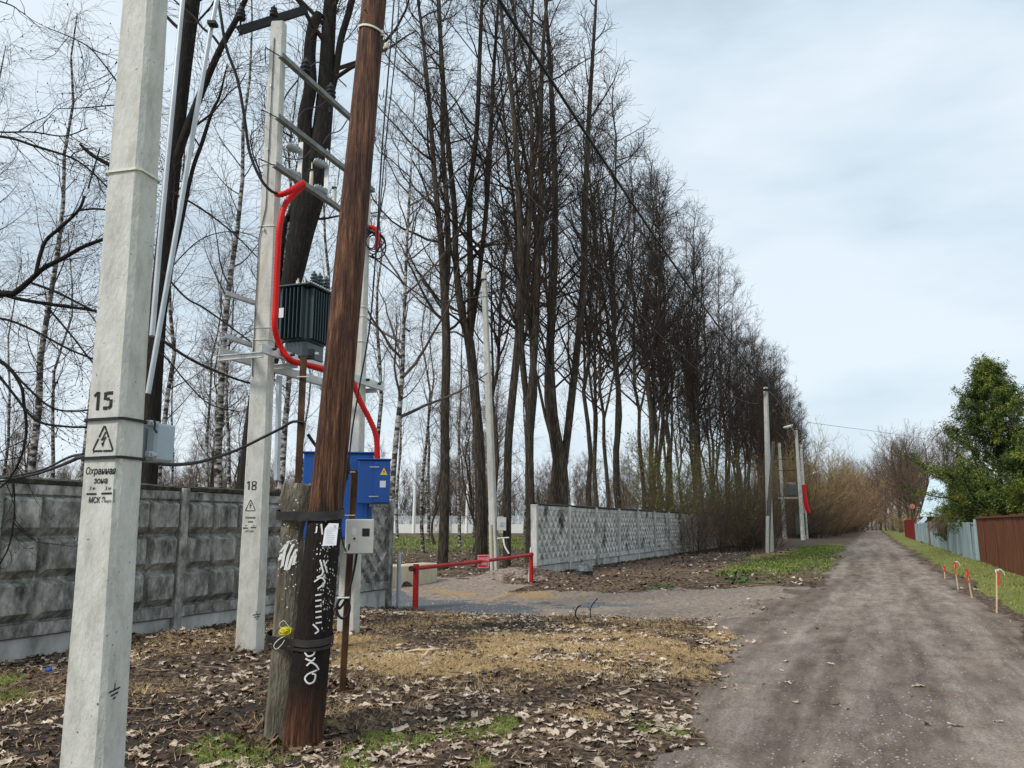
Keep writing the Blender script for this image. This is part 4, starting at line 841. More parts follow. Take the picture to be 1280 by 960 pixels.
mb = MB(); e_ = c + np.array([.03, 0, 0]) + np.array(R @ Vector((-.055, -.0895, .045))); mb.add([e_ + np.array(R @ Vector((.022 * cos(a), 0, .034 * sin(a)))) for a in np.linspace(0, 6.28, 19)[:-1]], [tuple(range(18))]); mb.obj('white_sticker', M['white'], dd)
mb = MB(); mb.lathe(e_ + np.array(R @ Vector((.005, -.002, -.062))), [(.009, 0), (.009, .01)], 10, R @ Matrix.Rotation(pi / 2, 3, 'X')); mb.obj('lock', M['darksteel'], dd)
# brown channel behind the stub
rC = empty('steel_channel', at(372, 640, 6.7), 'dark brown steel channel rising behind the concrete stub', 'channel')
channel('channel_shaft', at(374, 655, 6.62), at(383, 448, 6.7), .09, .05, 'rust', rC)
mb = MB(); mb.box(at(383, 447, 6.7), (.12, .09, .02)); mb.obj('cap', M['darksteel'], rC)
mb = MB(); mb.box(at(379, 471, 6.62), (.10, .02, .006)); mb.obj('tie', M['white'], rC)
mb = MB(); mb.box(at(389, 441, 6.6), (.05, .05, .06)); mb.obj('clamp', M['black'], rC); mb = MB(); mb.box(at(396, 442, 6.6), (.03, .03, .02)); mb.obj('clamp', M['galv'], rC)

# ------------------------------------------------------------------ cables and wires
def cable(pts, r, label, mat='black', n=50, group=None, name='cable', raw=False):
    P = bez([p if raw else at(*p) for p in pts], n); mb = MB(); mb.tube(P, r, 7); o = mb.obj(name, M[mat]); tag(o, label, 'cable' if name == 'cable' else 'wire', group); return o
cable([(-60, 612, 8.6), (0, 602, 8.2), (50, 591, 7), (85, 578, 5.5), (104, 571, 4.2), (150, 573, 4.0), (182, 573, 4.02), (195, 577, 4.3), (215, 581, 4.8), (252, 577, 5.8), (295, 563, 6.5), (330, 546, 6.6), (352, 535, 6.6), (366, 527, 6.62), (380, 528, 6.6)], .012, 'thick black cable looping from the left wall past pole 15 to the brown channel')
cable([(-60, 606, 8.5), (0, 598, 8.1), (50, 588, 7), (85, 572, 5.5), (104, 568, 4.2)], .009, 'thinner cable running beside the thick one left of pole 15')
cable([(385, 543, 6.7), (391, 552, 6.7), (398, 561, 6.7)], .014, 'short cable end between channel and timber pole')
cable([(268, -30, 9.0), (276, 20, 9.0), (283, 60, 9.1), (297, 100, 9.2), (306, 150, 9.3), (312, 190, 9.4), (325, 222, 9.45), (338, 238, 9.5), (350, 243, 9.55)], .019, 'thick black cable dropping from above into the long red conduit')
cable([(494, -20, 6.9), (488, 60, 6.8), (478, 180, 6.8), (472, 280, 6.9), (463, 400, 7.0), (448, 490, 7.05), (440, 540, 7.05), (434, 600, 7.0)], .0075, 'black cable hanging down the right side of the timber pole to the meter box', group=None)
cable([(500, -20, 7.0), (495, 60, 6.9), (484, 160, 6.9), (476, 250, 6.95), (466, 360, 7.1)], .006, 'second slimmer cable hanging right of the timber pole')
cable([(434, 590, 7.0), (427, 640, 6.95), (427, 670, 6.9), (434, 692, 6.95), (437, 680, 6.93)], .006, 'thin dark cable looping over the meter box side')
cable([(446, 692, 7.08), (442, 715, 7.08), (434, 745, 7.08), (425, 760, 7.06), (422, 757, 7.06)], .011, 'cable leaving the meter box underneath')
P_ = []
cc = at(429, 760, 7.04)
mb = MB(); mb.tube([cc + np.array([.055 * sin(a), 0, .085 * cos(a)]) for a in np.linspace(0, 6.4, 26)], .012, 7); o = mb.obj('cable', M['black']); tag(o, 'oval loop of black cable tied to the rusty post', 'cable')
mb = MB(); mb.box(at(429, 747, 7.02), (.10, .05, .008)); mb.obj('tie', M['white'], o)
mb = MB(); mb.lathe(at(434, 592, 7.0), [(.02, 0), (.03, .04), (.02, .09), (.008, .14)], 10); mb.obj('cable_clamp', M['black'], o)
rn = random.Random(5); mb = MB(); cc = at(467, 304, 11.9)
for k in range(6):
    r1 = rn.uniform(.10, .2); o_ = np.array([rn.uniform(-.05, .05), rn.uniform(-.05, .05), rn.uniform(-.04, .04)]); mb.tube([cc + o_ + np.array([r1 * .8 * cos(a), .1 * sin(a + k), r1 * sin(a)]) for a in np.linspace(0, 6.28, 22)], .010, 6)
o = mb.obj('cable', M['black']); tag(o, 'coil of spare black cable hanging by the short red conduit', 'cable')
cable([(465, 320, 11.9), (490, 340, 13), (515, 362, 15), (550, 377, 18), (620, 372, 24), (700, 390, 34), (790, 430, 44), (900, 470, 60), (990, 500, 95)], .013, 'black cable sagging from the spare coil towards the tree trunks')
for k, (pts, rr, lb) in enumerate([
    ([(372, 100, 10.4), (355, 125, 10.2), (352, 160, 10.1), (366, 172, 10.3)], .011, 'black jumper cable curving behind the crossarms beside the front leg'),
    ([(379, 92, 10.5), (398, 78, 10.9), (420, 96, 11.1), (433, 108, 11.3)], .009, 'thin jumper from the first black insulator'),
    ([(345, 190, 9.8), (360, 198, 10.0), (378, 198, 10.3), (388, 188, 10.6)], .008, 'pale looped wire under the second crossarm'),
    ([(413, 120, 11.2), (400, 132, 11), (380, 138, 10.7), (372, 150, 10.5)], .008, 'thin jumper between second insulator and fuse'),
    ([(434, 150, 11.6), (425, 163, 11.4), (412, 168, 11.2), (404, 180, 11.1)], .009, 'thin jumper at the rear fuse unit'),
    ([(417, 195, 11.4), (424, 205, 11.4), (422, 232, 11.5)], .007, 'thin lead to the rear arrester'),
    ([(352, 140, 9.9), (348, 112, 9.85), (342, 100, 9.8), (344, 60, 9.8)], .007, 'thin lead up the front leg')]):
    cable(pts, rr, lb)
farp = gr(963, 690, 0); FT = at(957, 484, farp[1])
near0 = lambda u, v, Y: at(u, v, Y)
def overhead(u, v, Y, far_off, r, label, sagv=.5, back=26):
    a = at(u, v, Y); b_ = FT + np.array(far_off); d = (a - b_) / np.linalg.norm((a - b_)[:2]); L_ = np.linalg.norm((a - b_)[:2])
    st0 = a + d * back; P = []
    # fit a parabola through b_, a with extra sag
    tot = L_ + back
    for t in np.linspace(0, 1, 60):
        x = tot * t; q = b_[:2] + (d[:2]) * x; ta = L_ / tot
        zl = b_[2] + (a[2] - b_[2]) * (x / L_); z = zl - sagv * 4 * (t * (1 - t) - t * (1 - ta) * 1.0) * 1.0
        P.append(np.array([q[0], q[1], z]))
    mb = MB(); mb.tube(P, r, 6); o = mb.obj('overhead_wire', M['black'] if r > .012 else M['wire']); tag(o, label, 'wire'); return o
overhead(624, 0, 10.4, (.1, 0, .3), .028, 'thick twisted overhead cable crossing the treetops to the far pole', 1.5)
overhead(540, 0, 10.2, (-.6, 0, .05), .008, 'thin overhead wire farthest to the left of the thick cable', 1.2)
overhead(605, 0, 10.6, (-.3, 0, .05), .008, 'thin overhead wire just left of the thick cable', 1.3)
overhead(650, 0, 11.0, (.3, 0, .05), .008, 'thin overhead wire just right of the thick cable', 1.4)
overhead(470, 28, 6.4, (-.5, 0, -1.0), .006, 'thin wire leaving the hook on the timber pole for the far pole', .9, back=0.2)

# ------------------------------------------------------------------ barrier, block, bollard pipe, white pole
def gz(p): return g(p[0], p[1])
q0 = gr(519, 765, -.12); q1 = gr(664, 733, -.08); za_ = float(at(519, 707, q0[1])[2]); zb_ = float(at(664, 692, q1[1])[2])
rG = empty('barrier_gate', (q0[0], q0[1], 0), 'red tube barrier with a red sign closing the side track', 'barrier')
for q, z in ((q0, za_), (q1, zb_)):
    mb = MB(); mb.tube([(q[0], q[1], -.5), (q[0], q[1], z + .03)], .058, 12); mb.obj('post', M['redpaint'], rG)
mb = MB(); A_ = np.array([q0[0], q0[1], za_ - .05]); B_ = np.array([q1[0], q1[1], zb_ - .03]); mb.tube([A_ + (A_ - B_) / 30, (A_ + B_) / 2 + np.array([0, 0, -.02]), B_ + (B_ - A_) / 60], .042, 10); mb.obj('bar', M['redpaint'], rG)
mb = MB(); mb.tube([A_ + (A_ - B_) / 30, A_ + (A_ - B_) / 60], .055, 10); mb.obj('end_cap', M['darksteel'], rG)
bd = (B_ - A_) / np.linalg.norm(B_ - A_); k_ = .55
ps = at(602, 703, 1); 
tt = np.linspace(0, 1, 400); best = min(tt, key=lambda t: abs(((A_ + (B_ - A_) * t)[0] / ((A_ + (B_ - A_) * t)[1] * CP - .75 * SP)) - (602.5 - 640) / 1000)); sc_ = A_ + (B_ - A_) * best
sy = math.atan2(bd[1], bd[0]); sy2 = radians(28); R = rotz(sy2); sc_ = sc_ + np.array(R @ Vector((0, -.06, -.02)))
mb = MB(); mb.box(sc_, (.29, .008, .31), R, ch=.003); sg = mb.obj('sign_plate', M['tape'], rG)
f_ = np.array(R @ Vector((0, -.006, 0))); X_ = np.array(R @ Vector((1, 0, 0)))
mb = MB()
for (x0, z0, x1, z1) in ((-.135, .14, .135, .14), (-.135, -.14, .135, -.14), (-.135, -.14, -.135, .14), (.135, -.14, .135, .14)):
    mb.add([sc_ + f_ + X_ * a + np.array([0, 0, b2]) for a, b2 in bar(x0, z0, x1, z1, .009)], [(0, 1, 2, 3)])
for txt, z, sz in (('ПРОЕЗД', .055, .078), ('ТУПИК', -.065, .078)):
    for P in text_polys(txt, sz, 0, z, .80, .001): mb.add([sc_ + f_ * 1.1 + X_ * a + np.array([0, 0, b2]) for a, b2 in P], [tuple(range(len(P)))])
mb.obj('lettering', M['paper'], sg)
p = gr(498, 760, -.14); t = at(499, 690, p[1]); mb = MB(); mb.tube([p - np.array([0, 0, .3]), t], .045, 12); o = mb.obj('bollard_pipe', M['galv']); tag(o, 'pale galvanised pipe standing at the end of the grimy wall', 'bollard')
p = gr(662, 731, -.05); t = at(664, 690, p[1]); mb = MB(); mb.tube([p - np.array([.04, 0, .3]), t + np.array([.0, .1, .12])], .03, 10); o = mb.obj('bollard_pipe', M['galvw']); tag(o, 'thin white pipe beside the right barrier post', 'bollard')
# concrete block
pL_ = gr(484, 739, -.1); pR_ = gr(547, 732, -.1); c = (pL_ + pR_) / 2; w_ = np.linalg.norm(pR_ - pL_); an = math.atan2(pR_[1] - pL_[1], pR_[0] - pL_[0]); hb = float(at(520, 706, c[1])[2]) + .12
rK = empty('concrete_block', (c[0], c[1], -.12), 'cream rain-streaked concrete block lying behind the left barrier post', 'concrete block', rz=an); mb = MB(); mb.box(np.array([c[0], c[1], -.15 + hb / 2 + .01]) + np.array(rotz(an) @ Vector((0, .28, 0))), (w_, .55, hb + .05), rotz(an), ch=.03); mb.obj('block_body', M['block'], rK)
mb = MB(); q = np.array(rotz(an) @ Vector((-.35, -.03, 0))); mb.lathe((c[0] + q[0], c[1] + q[1], -.2), [(.2, 0), (.18, .18), (.10, .27), (.02, .3)], 9); mb.obj('broken_notch', M['clod'], rK)
# white concrete pole among the trees
wp = gr(619, 716, .05); tp = at(605, 340, wp[1])
rWh = empty('concrete_utility_pole', (wp[0], wp[1], 0), 'whitish leaning concrete pole with a small box, just behind the barrier', 'utility pole')
PW = Pole((wp[0], wp[1], 0), (tp[0], tp[1], tp[2]), .26, .2, .17, .13, radians(35)); PW.shaft(parent=rWh, z0=-.4, seed=8)
mb = MB(); mb.box(at(627, 655, wp[1] - .2), (.30, .16, .42), ch=.01); mb.obj('small_box', M['meter'], rWh)
mb = MB(); mb.box(at(627.5, 655, wp[1] - .29), (.12, .01, .14)); mb.obj('notice', M['bluegrey'], rWh)
mb = MB(); a0 = at(615, 716, wp[1] - .1); a1 = at(613, 656, wp[1] - .1); mb.tube([a0, a1], .06, 8); mb.obj('cable_guard', M['cream'], rWh)
mb = MB(); mb.box(at(604, 350, wp[1]), (.22, .2, .05)); mb.obj('strap', M['darksteel'], rWh)
p = gr(634, 705, .1)
cable([(622, 673, 24.0), (636, 672, 24.2)], .02, 'white ribbon tied between pole and trunk', 'white', name='cable')
cable([(629, 673, 24.0), (631, 683, 24.0), (636, 692, 24.0)], .025, 'loose end of the white ribbon', 'white')

# ------------------------------------------------------------------ far poles
def simple_pole(name, u0, v0, u1, v1, Y, a, b_, label, mat='pole', al=35):
    p = at(u0, v0, Y); q = at(u1, v1, Y); r = empty(name, (p[0], p[1], min(p[2], 0)), label, 'utility pole'); P = Pole((p[0], p[1], p[2]), (q[0], q[1], q[2]), a, a * .8, b_, b_ * .8, radians(al)); P.shaft(z0=min(p[2], 0) - .4, parent=r, mat=mat, n=12, seed=int(u0)); return r
rF = simple_pole('concrete_utility_pole', 963, 691, 957, 484, farp[1], .34, .22, 'tall pale concrete pole with a black crossarm in front of the shrubs')
mb = MB(); mb.box(FT + np.array([-.05, -.22, -.20]), (1.45, .12, .13)); mb.obj('crossarm', M['black'], rF)
mb = MB(); mb.box(FT + np.array([.4, 0, .18]), (.08, .08, .36)); mb.box(FT + np.array([-.05, 0, .30]), (.9, .06, .06)); mb.obj('upper_arm', M['black'], rF)
for x in (-.6, -.3, .3, .5): pin_insulator(FT + np.array([x, 0, .24 if x > 0 else .16]), 'black', 1.1, rF)
rO = empty('timber_utility_pole', at(960, 692, 45), 'greenish leaning timber brace beside the tall far pole', 'timber brace')
mb = MB(); mb.tube([at(959, 696, 45.2), at(961, 640, 45.4), at(967, 552, 45.8)], [.14, .13, .10], 10); mb.obj('shaft', M['woodgrey'], rO)
mb = MB(); mb.tube([at(959, 698, 44.9), at(959.5, 645, 45)], .10, 8); mb.obj('stub', M['pole'], rO)
Yf = 85.0
def lamp(p, d, label, s=1.0, parentlabel=None):
    r = empty('street_lamp', p, label, 'street lamp'); mb = MB(); R = Vector(d).to_track_quat('X', 'Z').to_matrix()
    mb.box(p, (.75 * s, .28 * s, .14 * s), R, ch=.05 * s); mb.obj('lamp_head', M['white'], r)
    mb = MB(); mb.box(np.array(p) - np.array(R @ Vector((-.05 * s, 0, .09 * s))), (.5 * s, .22 * s, .06 * s), R, ch=.02 * s); mb.obj('lamp_glass', M['galv'], r); return r
rD = simple_pole('concrete_utility_pole', 1004, 674, 995, 538, 82, .36, .24, 'near leg with a street lamp at the far transformer')
lp = lamp(at(985, 533, 81.5), (1, .1, .28), 'broad white street lamp head on the far transformer poles', 1.35)
mb = MB(); mb.tube([at(989, 534, 81.5), at(993, 540, 81.8), at(995, 548, 82)], .05, 6); mb.obj('bracket', M['galv'], lp)
simple_pole('concrete_utility_pole', 1008, 672, 1001, 556, 88, .34, .22, 'right rear leg of the far transformer, behind the red conduit')
simple_pole('concrete_utility_pole', 981, 671, 974, 554, 88, .36, .24, 'left leg of the far transformer platform')
rX2 = empty('transformer', at(989, 621, 87), 'small far transformer on a platform between pale poles', 'transformer')
mb = MB(); mb.box(at(989.5, 613, 87), (1.25, .8, 1.1), ch=.05); mb.obj('tank', M['trafo'], rX2)
mb = MB(); mb.box(at(990, 622.5, 87), (3.0, .12, .16)); mb.obj('platform', M['galvw'], rX2)
mb = MB(); 
for k in range(5): mb.lathe(at(984 + k * 2.4, 605.5, 87), [(.08, 0), (.05, .1), (.08, .14), (.03, .25)], 6)
mb.obj('bushings', M['cream'], rX2)
for v in (560, 574, 588): 
    mb = MB(); mb.box(at(988, v, 87.5), (2.5, .06, .06)); mb.obj('crossarm', M['darksteel'], rX2)
mb = MB(); mb.box(at(1000.5, 655, 87.5), (.9, .6, 2.3), ch=.04); o = mb.obj('electric_cabinet', surf('dark_green_enamel', [(.3, (.01, .05, .04)), (.7, (.015, .07, .05))])); tag(o, 'dark green cabinet at the foot of the far transformer', 'electric cabinet')
mb = MB(); mb.box(at(1000.5, 655, 87.15), (.75, .03, 2.1)); mb.obj('door', M['thuja'] if False else M['trafo'], o)
P = bez([at(1005, 606, 86.5), at(1006.5, 622, 86.5), at(1008, 632, 86.5), at(1011, 641, 86.5)], 14); mb = MB(); mb.tube(P, .24, 8); o = mb.obj('red_conduit', M['red']); tag(o, 'red conduit on the right leg of the far transformer', 'conduit')
r_ = empty('street_lamp', at(1013, 660, 100), 'thin dark lamp pole with white head beyond the far transformer', 'street lamp')
mb = MB(); mb.tube([at(1013, 665, 100), at(1011, 582, 100)], .11, 8); mb.obj('pole', M['woodgrey'], r_); mb = MB(); mb.box(at(1018, 591, 100), (.8, .35, .2), Matrix.Rotation(-.35, 3, 'Y'), ch=.06); mb.obj('lamp_head', M['white'], r_); mb = MB(); mb.tube([at(1012, 600, 100), at(1015, 593, 100)], .04, 6); mb.obj('arm', M['galv'], r_)
for i, (pts, lb) in enumerate([([(957, 485, 46), (975, 505, 65), (995, 541, 82)], 'wire from the far pole to the street lamp pole'), ([(1010, 528, 120), (1055, 534, 135), (1100, 540, 150), (1180, 552, 170), (1300, 570, 200)], 'wire crossing the pale sky above the willow thicket')]):
    cable(pts, .03, lb, 'wire', name='overhead_wire')

# ------------------------------------------------------------------ right-hand fences
FTt = 3.80
def sheet_mesh(w, h, ribs, dep, name='sheet'):
    n = ribs * 4; b = MB(); P = []
    for i in range(n + 1):
        y = -w / 2 + w * i / n; x = dep * (0, 1, 1, 0)[i % 4]; P += [(x, y, 0), (x, y, h), (x + .004, y, h), (x + .004, y, 0)]
    F = []
    for i in range(n):
        for j in range(4): F.append((i * 4 + j, i * 4 + (j + 1) % 4, (i + 1) * 4 + (j + 1) % 4, (i + 1) * 4 + j))
    F += [(0, 1, 2, 3), (n * 4 + 3, n * 4 + 2, n * 4 + 1, n * 4)]
    b.add(P, F); return b.mesh(name)
def sheet_fence(name, s0, s1, w, h, ribs, dep, mat, label, lean=.0, rail=None, seed=1, z=-.02, post=None, hj=.02):
    p = W(s0, FTt); root = empty(name, (p[0], p[1], 0), label, 'fence', rz=-ROADAZ); me = sheet_mesh(w + .02, h, ribs, dep); me.materials.append(M[mat]); rn = random.Random(seed)
    n = int(round((s1 - s0) / w))
    for i in range(n):
        o = bpy.data.objects.new('sheet', me); COL.objects.link(o); o.parent = root; s = s0 + (i + .5) * w; q = W(s, FTt)
        o.location = (rn.uniform(-.012, .012) + .012 * (i % 2), (i + .5) * w, g(q[0], q[1]) * .6 + z + rn.uniform(-hj, hj)); o.rotation_euler = (rn.uniform(-lean, lean), rn.uniform(-lean, lean) * .5, rn.uniform(-.01, .01))
    mb = MB(); mb.box((.06, (s1 - s0) / 2, h - .06), (.05, s1 - s0, .06)); mb.box((.06, (s1 - s0) / 2, .35), (.05, s1 - s0, .05)); mb.obj('rail', M[post or mat], root, False)
    for i in range(int((s1 - s0) / 2.4) + 1):
        mb = MB(); mb.tube([(.12, i * 2.4, -.3), (.12, i * 2.4, h - .02)], .035, 8); mb.obj('post', M[post or mat], root, False)
    if rail:
        mb = MB(); mb.box((.01, (s1 - s0) / 2, h + .02), (.09, s1 - s0, .035), ch=.005); mb.obj('top_rail', M[rail], root, False)
    return root
sb0 = 37.0
sheet_fence('sheet_fence', 13.0, 37.2, 1.1, 1.80, 6, .022, 'oldrust', 'rust-brown profiled sheet fence nearest on the right of the road', .004, rail='oldrust', seed=3, z=0)
sheet_fence('sheet_fence', 37.2, 89.0, 1.15, 1.62, 4, .03, 'sheet', 'patchwork fence of pale grey zinc sheets beyond the brown fence', .03, seed=5, post='woodgrey', z=.05, hj=.07)
sheet_fence('sheet_fence', 89.0, 118, 1.3, 2.1, 4, .03, 'redsheet', 'dark red sheet fence at the far end of the grey one', .006, seed=6)
# stakes
for (u0, v0, u1, v1, Yp, cl) in ((1246, 759, 1246, 713, 0, 'nearest wooden stake with white and red tape fluttering from its tip'), (1214, 742, 1208, 712, 0, 'second wooden stake from the front, red tape on its top'), (1197, 732, 1193, 703, 0, 'third wooden stake, standing left of the second with a red and white tip'), (1181, 721, 1180, 708, 0, 'short faded orange stake farthest from the camera')):
    b0_ = gr(u0, v0, .1); t_ = at(u1, v1, b0_[1]); t_[0] += 0; r = empty('marker_stake', (b0_[0], b0_[1], .05), cl, 'stake', 'marker stakes on the right verge')
    R = Vector(t_ - b0_).to_track_quat('Z', 'Y').to_matrix(); L_ = np.linalg.norm(t_ - b0_); mb = MB(); c = (b0_ + t_) / 2 - (t_ - b0_) * .1; mb.box(c, (.03, .022, L_ * 1.2), R, ch=.003); mb.obj('stake_shaft', M['stake'], r)
    mb = MB(); n = 6; P = []; rn = random.Random(int(u0))
    for i in range(n): z = -i / (n - 1) * min(.26, L_ * .5); P += [t_ + np.array([-.02 + .01 * sin(i), -.02, z]), t_ + np.array([.02 + .02 * sin(i * 1.3), -.025 + .01 * cos(i * 2), z - .01])]
    mb.add(P + [p + np.array([0, .006, 0]) for p in P], [(2 * i, 2 * i + 1, 2 * i + 3, 2 * i + 2) for i in range(n - 1)] + [(2 * i + 2 * n, 2 * i + 2 + 2 * n, 2 * i + 3 + 2 * n, 2 * i + 1 + 2 * n) for i in range(n - 1)]); mb.obj('red_tape', M['tape'], r)
    mb = MB(); mb.box(t_ + np.array([0, -.0, -.01]), (.045, .035, .05)); mb.obj('tape_wrap', M['tape'] if u0 != 1246 else M['paper'], r)
    if u0 in (1246, 1197):
        mb = MB(); mb.tube(bez([t_, t_ + np.array([.05, -.02, .02]), t_ + np.array([.10, -.03, -.03]), t_ + np.array([.12, -.03, -.09])], 12), .008, 5); mb.obj('white_tape', M['paper'], r)
# dacha roofs behind the fence
def house(s, t, w, l, hw, hr, label, over=.35, mat='plank', rot=0):
    c = W(s, t); r = empty('house', (c[0], c[1], 0), label, 'house', rz=-ROADAZ + rot); mb = MB()
    mb.add([(-w / 2, -l / 2, -.2), (w / 2, -l / 2, -.2), (w / 2, l / 2, -.2), (-w / 2, l / 2, -.2), (-w / 2, -l / 2, hw), (w / 2, -l / 2, hw), (w / 2, l / 2, hw), (-w / 2, l / 2, hw), (0, -l / 2, hr - .08), (0, l / 2, hr - .08)], [(0, 1, 5, 8, 4), (3, 7, 9, 6, 2), (0, 4, 7, 3), (1, 2, 6, 5)]); mb.obj('wall', M[mat], r, False)
    for sx in (-1, 1):
        mb = MB(); x1 = sx * (w / 2 + over); z1 = hw - (hr - hw) * over / (w / 2); L2 = l / 2 + over
        k = 14; P = []
        for i in range(k * 2 + 1):
            y = -L2 + 2 * L2 * i / (k * 2); e_ = .02 * (i % 2); P += [(0, y, hr + e_), (x1, y, z1 + e_), (x1, y, z1 - .05 + e_), (0, y, hr - .05 + e_)]
        mb.add(P, [(i * 4 + j, i * 4 + (j + 1) % 4, (i + 1) * 4 + (j + 1) % 4, (i + 1) * 4 + j) for i in range(k * 2) for j in range(4)] + [(0, 1, 2, 3), tuple(k * 8 + q for q in (3, 2, 1, 0))]); mb.obj('roof', M['roof'], r, False)
    mb = MB(); mb.box((0, -l / 2 - .02, hw * .55), (.9, .05, .9)); f = mb.obj('window', M['white'], r, False); mb = MB(); mb.box((0, -l / 2 - .055, hw * .55), (.7, .02, .7)); mb.obj('pane', M['glass'], f, False)
    return r
house(67, 7.6, 5.0, 6.5, 2.5, 4.9, 'small dacha whose pale blue metal roof shows beside the evergreen', rot=1.2)
house(80, 5.4, 2.6, 8, 1.9, 3.2, 'low shed with a white-edged lean roof behind the zinc fence', over=.3)
# red round thing on a post (letter/sign seen past the shed)
p = at(1140.5, 633, 96); r = empty('red_signboard', (p[0], p[1], 0), 'faded red round board on a post past the dark red fence', 'sign'); mb = MB(); mb.tube([(p[0], p[1], 0), (p[0], p[1], p[2])], .05, 6); mb.obj('post', M['woodgrey'], r)
mb = MB(); mb.lathe(p, [(.30, 0), (.30, .04)], 16, Matrix.Rotation(pi / 2, 3, 'X')); mb.obj('board', surf('faded_red_board', [(.3, (.34, .13, .08)), (.7, (.45, .20, .13))]), r)

# ------------------------------------------------------------------ far white wall and palings beyond the wood
Yw = 100.0; X0, X1 = -46.0, 2.2; rV = empty('white_wall', (X0, Yw, .4), 'low whitewashed wall across the far side of the wood', 'wall'); n = 20; st_w = (X1 - X0) / n
for i in range(n):
    x = X0 + (i + .5) * st_w; mb = MB(); mb.box((x, Yw, .9), (st_w - .05, .25, 1.35)); mb.obj('wall_panel', M['white'] if i % 3 else M['walll'], rV)
rL = empty('paling_fence', (X0, Yw + 1, .4), 'pale blue-white paling fence standing above the far white wall', 'fence'); mb = MB(); rn = random.Random(3)
for i in range(330):
    x = X0 + (X1 - X0) * i / 330; mb.box((x, Yw + 1, 1.5), (.07, .03, 2.2 + rn.uniform(-.05, .05)))
tag(mb.obj('palings', M['galvw'], rL), kind='stuff'); mb = MB(); mb.box(((X0 + X1) / 2, Yw + 1.05, 2.1), (X1 - X0, .04, .08)); mb.obj('rail', M['galvw'], rL)
for (u, v, lb) in ((520, 580, 'thin white pole on the far side of the wood, left of the two'), (585, 601, 'thin white pole on the far side of the wood, nearer the barrier sign')):
    p = at(u, v, 97); mb = MB(); mb.tube([(p[0] - .15, 97, 0), (p[0], 97, p[2])], [.22, .15], 8); o = mb.obj('concrete_utility_pole', M['white']); tag(o, lb, 'utility pole')

# ------------------------------------------------------------------ bare trees
def nrm(a): return a / np.maximum(np.linalg.norm(a, axis=-1, keepdims=True), 1e-9)
def tubes(groups):
    """groups: list of (P (N,K,3), R (N,K), sides) -> one mesh's arrays"""
    V = []; F = []; base = 0
    for P, R, n in groups:
        if len(P) == 0: continue
        N_, K = P.shape[:2]; T = np.empty_like(P); T[:, 1:-1] = P[:, 2:] - P[:, :-2]; T[:, 0] = P[:, 1] - P[:, 0]; T[:, -1] = P[:, -1] - P[:, -2]; T = nrm(T)
        mt = nrm(P[:, -1] - P[:, 0]); ref = np.where(np.abs(mt[:, 2:3]) < .8, np.array([[0, 0, 1.]]), np.array([[1., 0, 0]]))[:, None, :]
        a = nrm(ref - T * (ref * T).sum(-1, keepdims=True)); b = np.cross(T, a)
        th = np.arange(n) * 2 * pi / n
        v = P[:, :, None, :] + R[:, :, None, None] * (a[:, :, None, :] * np.cos(th)[None, None, :, None] + b[:, :, None, :] * np.sin(th)[None, None, :, None])
        V.append(v.reshape(-1, 3)); I = (np.arange(N_ * K * n) + base).reshape(N_, K, n)
        F.append(np.stack([I[:, :-1, :], np.roll(I, -1, 2)[:, :-1, :], np.roll(I, -1, 2)[:, 1:, :], I[:, 1:, :]], -1).reshape(-1, 4)); base += N_ * K * n
    return np.concatenate(V), np.concatenate(F)
def grow(rg, P, R, k, t0, t1, L, ang, up, wob, K, rr, rmin=.004, taper=.3, out=None):
    N_, Kp = P.shape[:2]; idx = np.repeat(np.arange(N_), k); m = len(idx)
    t = t0 + (t1 - t0) * ((np.tile(np.arange(k), N_) + rg.rand(m)) / k); f = t * (Kp - 1); i = np.minimum(f.astype(int), Kp - 2); fr = (f - i)[:, None]
    p0 = P[idx, i]; p1 = P[idx, i + 1]; pos = p0 + (p1 - p0) * fr; tan = nrm(p1 - p0); rad = R[idx, i] * (1 - fr[:, 0]) + R[idx, i + 1] * fr[:, 0]
    rv = nrm(rg.randn(m, 3)); perp = nrm(np.cross(tan, rv)); a = np.radians(ang[0] + (ang[1] - ang[0]) * rg.rand(m))[:, None]
    d = tan * np.cos(a) + perp * np.sin(a); ln = L(t, m); out_ = [pos]; q = pos.copy()
    for j in range(1, K):
        d = nrm(d + wob * rg.randn(m, 3) + np.array([0, 0, up])); q = q + d * (ln / (K - 1))[:, None]; out_.append(q)
    r0 = np.maximum(np.minimum(rad * .75, ln * rr), rmin); prof = np.linspace(1, taper, K)[None, :]
    return np.stack(out_, 1), np.maximum(r0[:, None] * prof, rmin * .55)
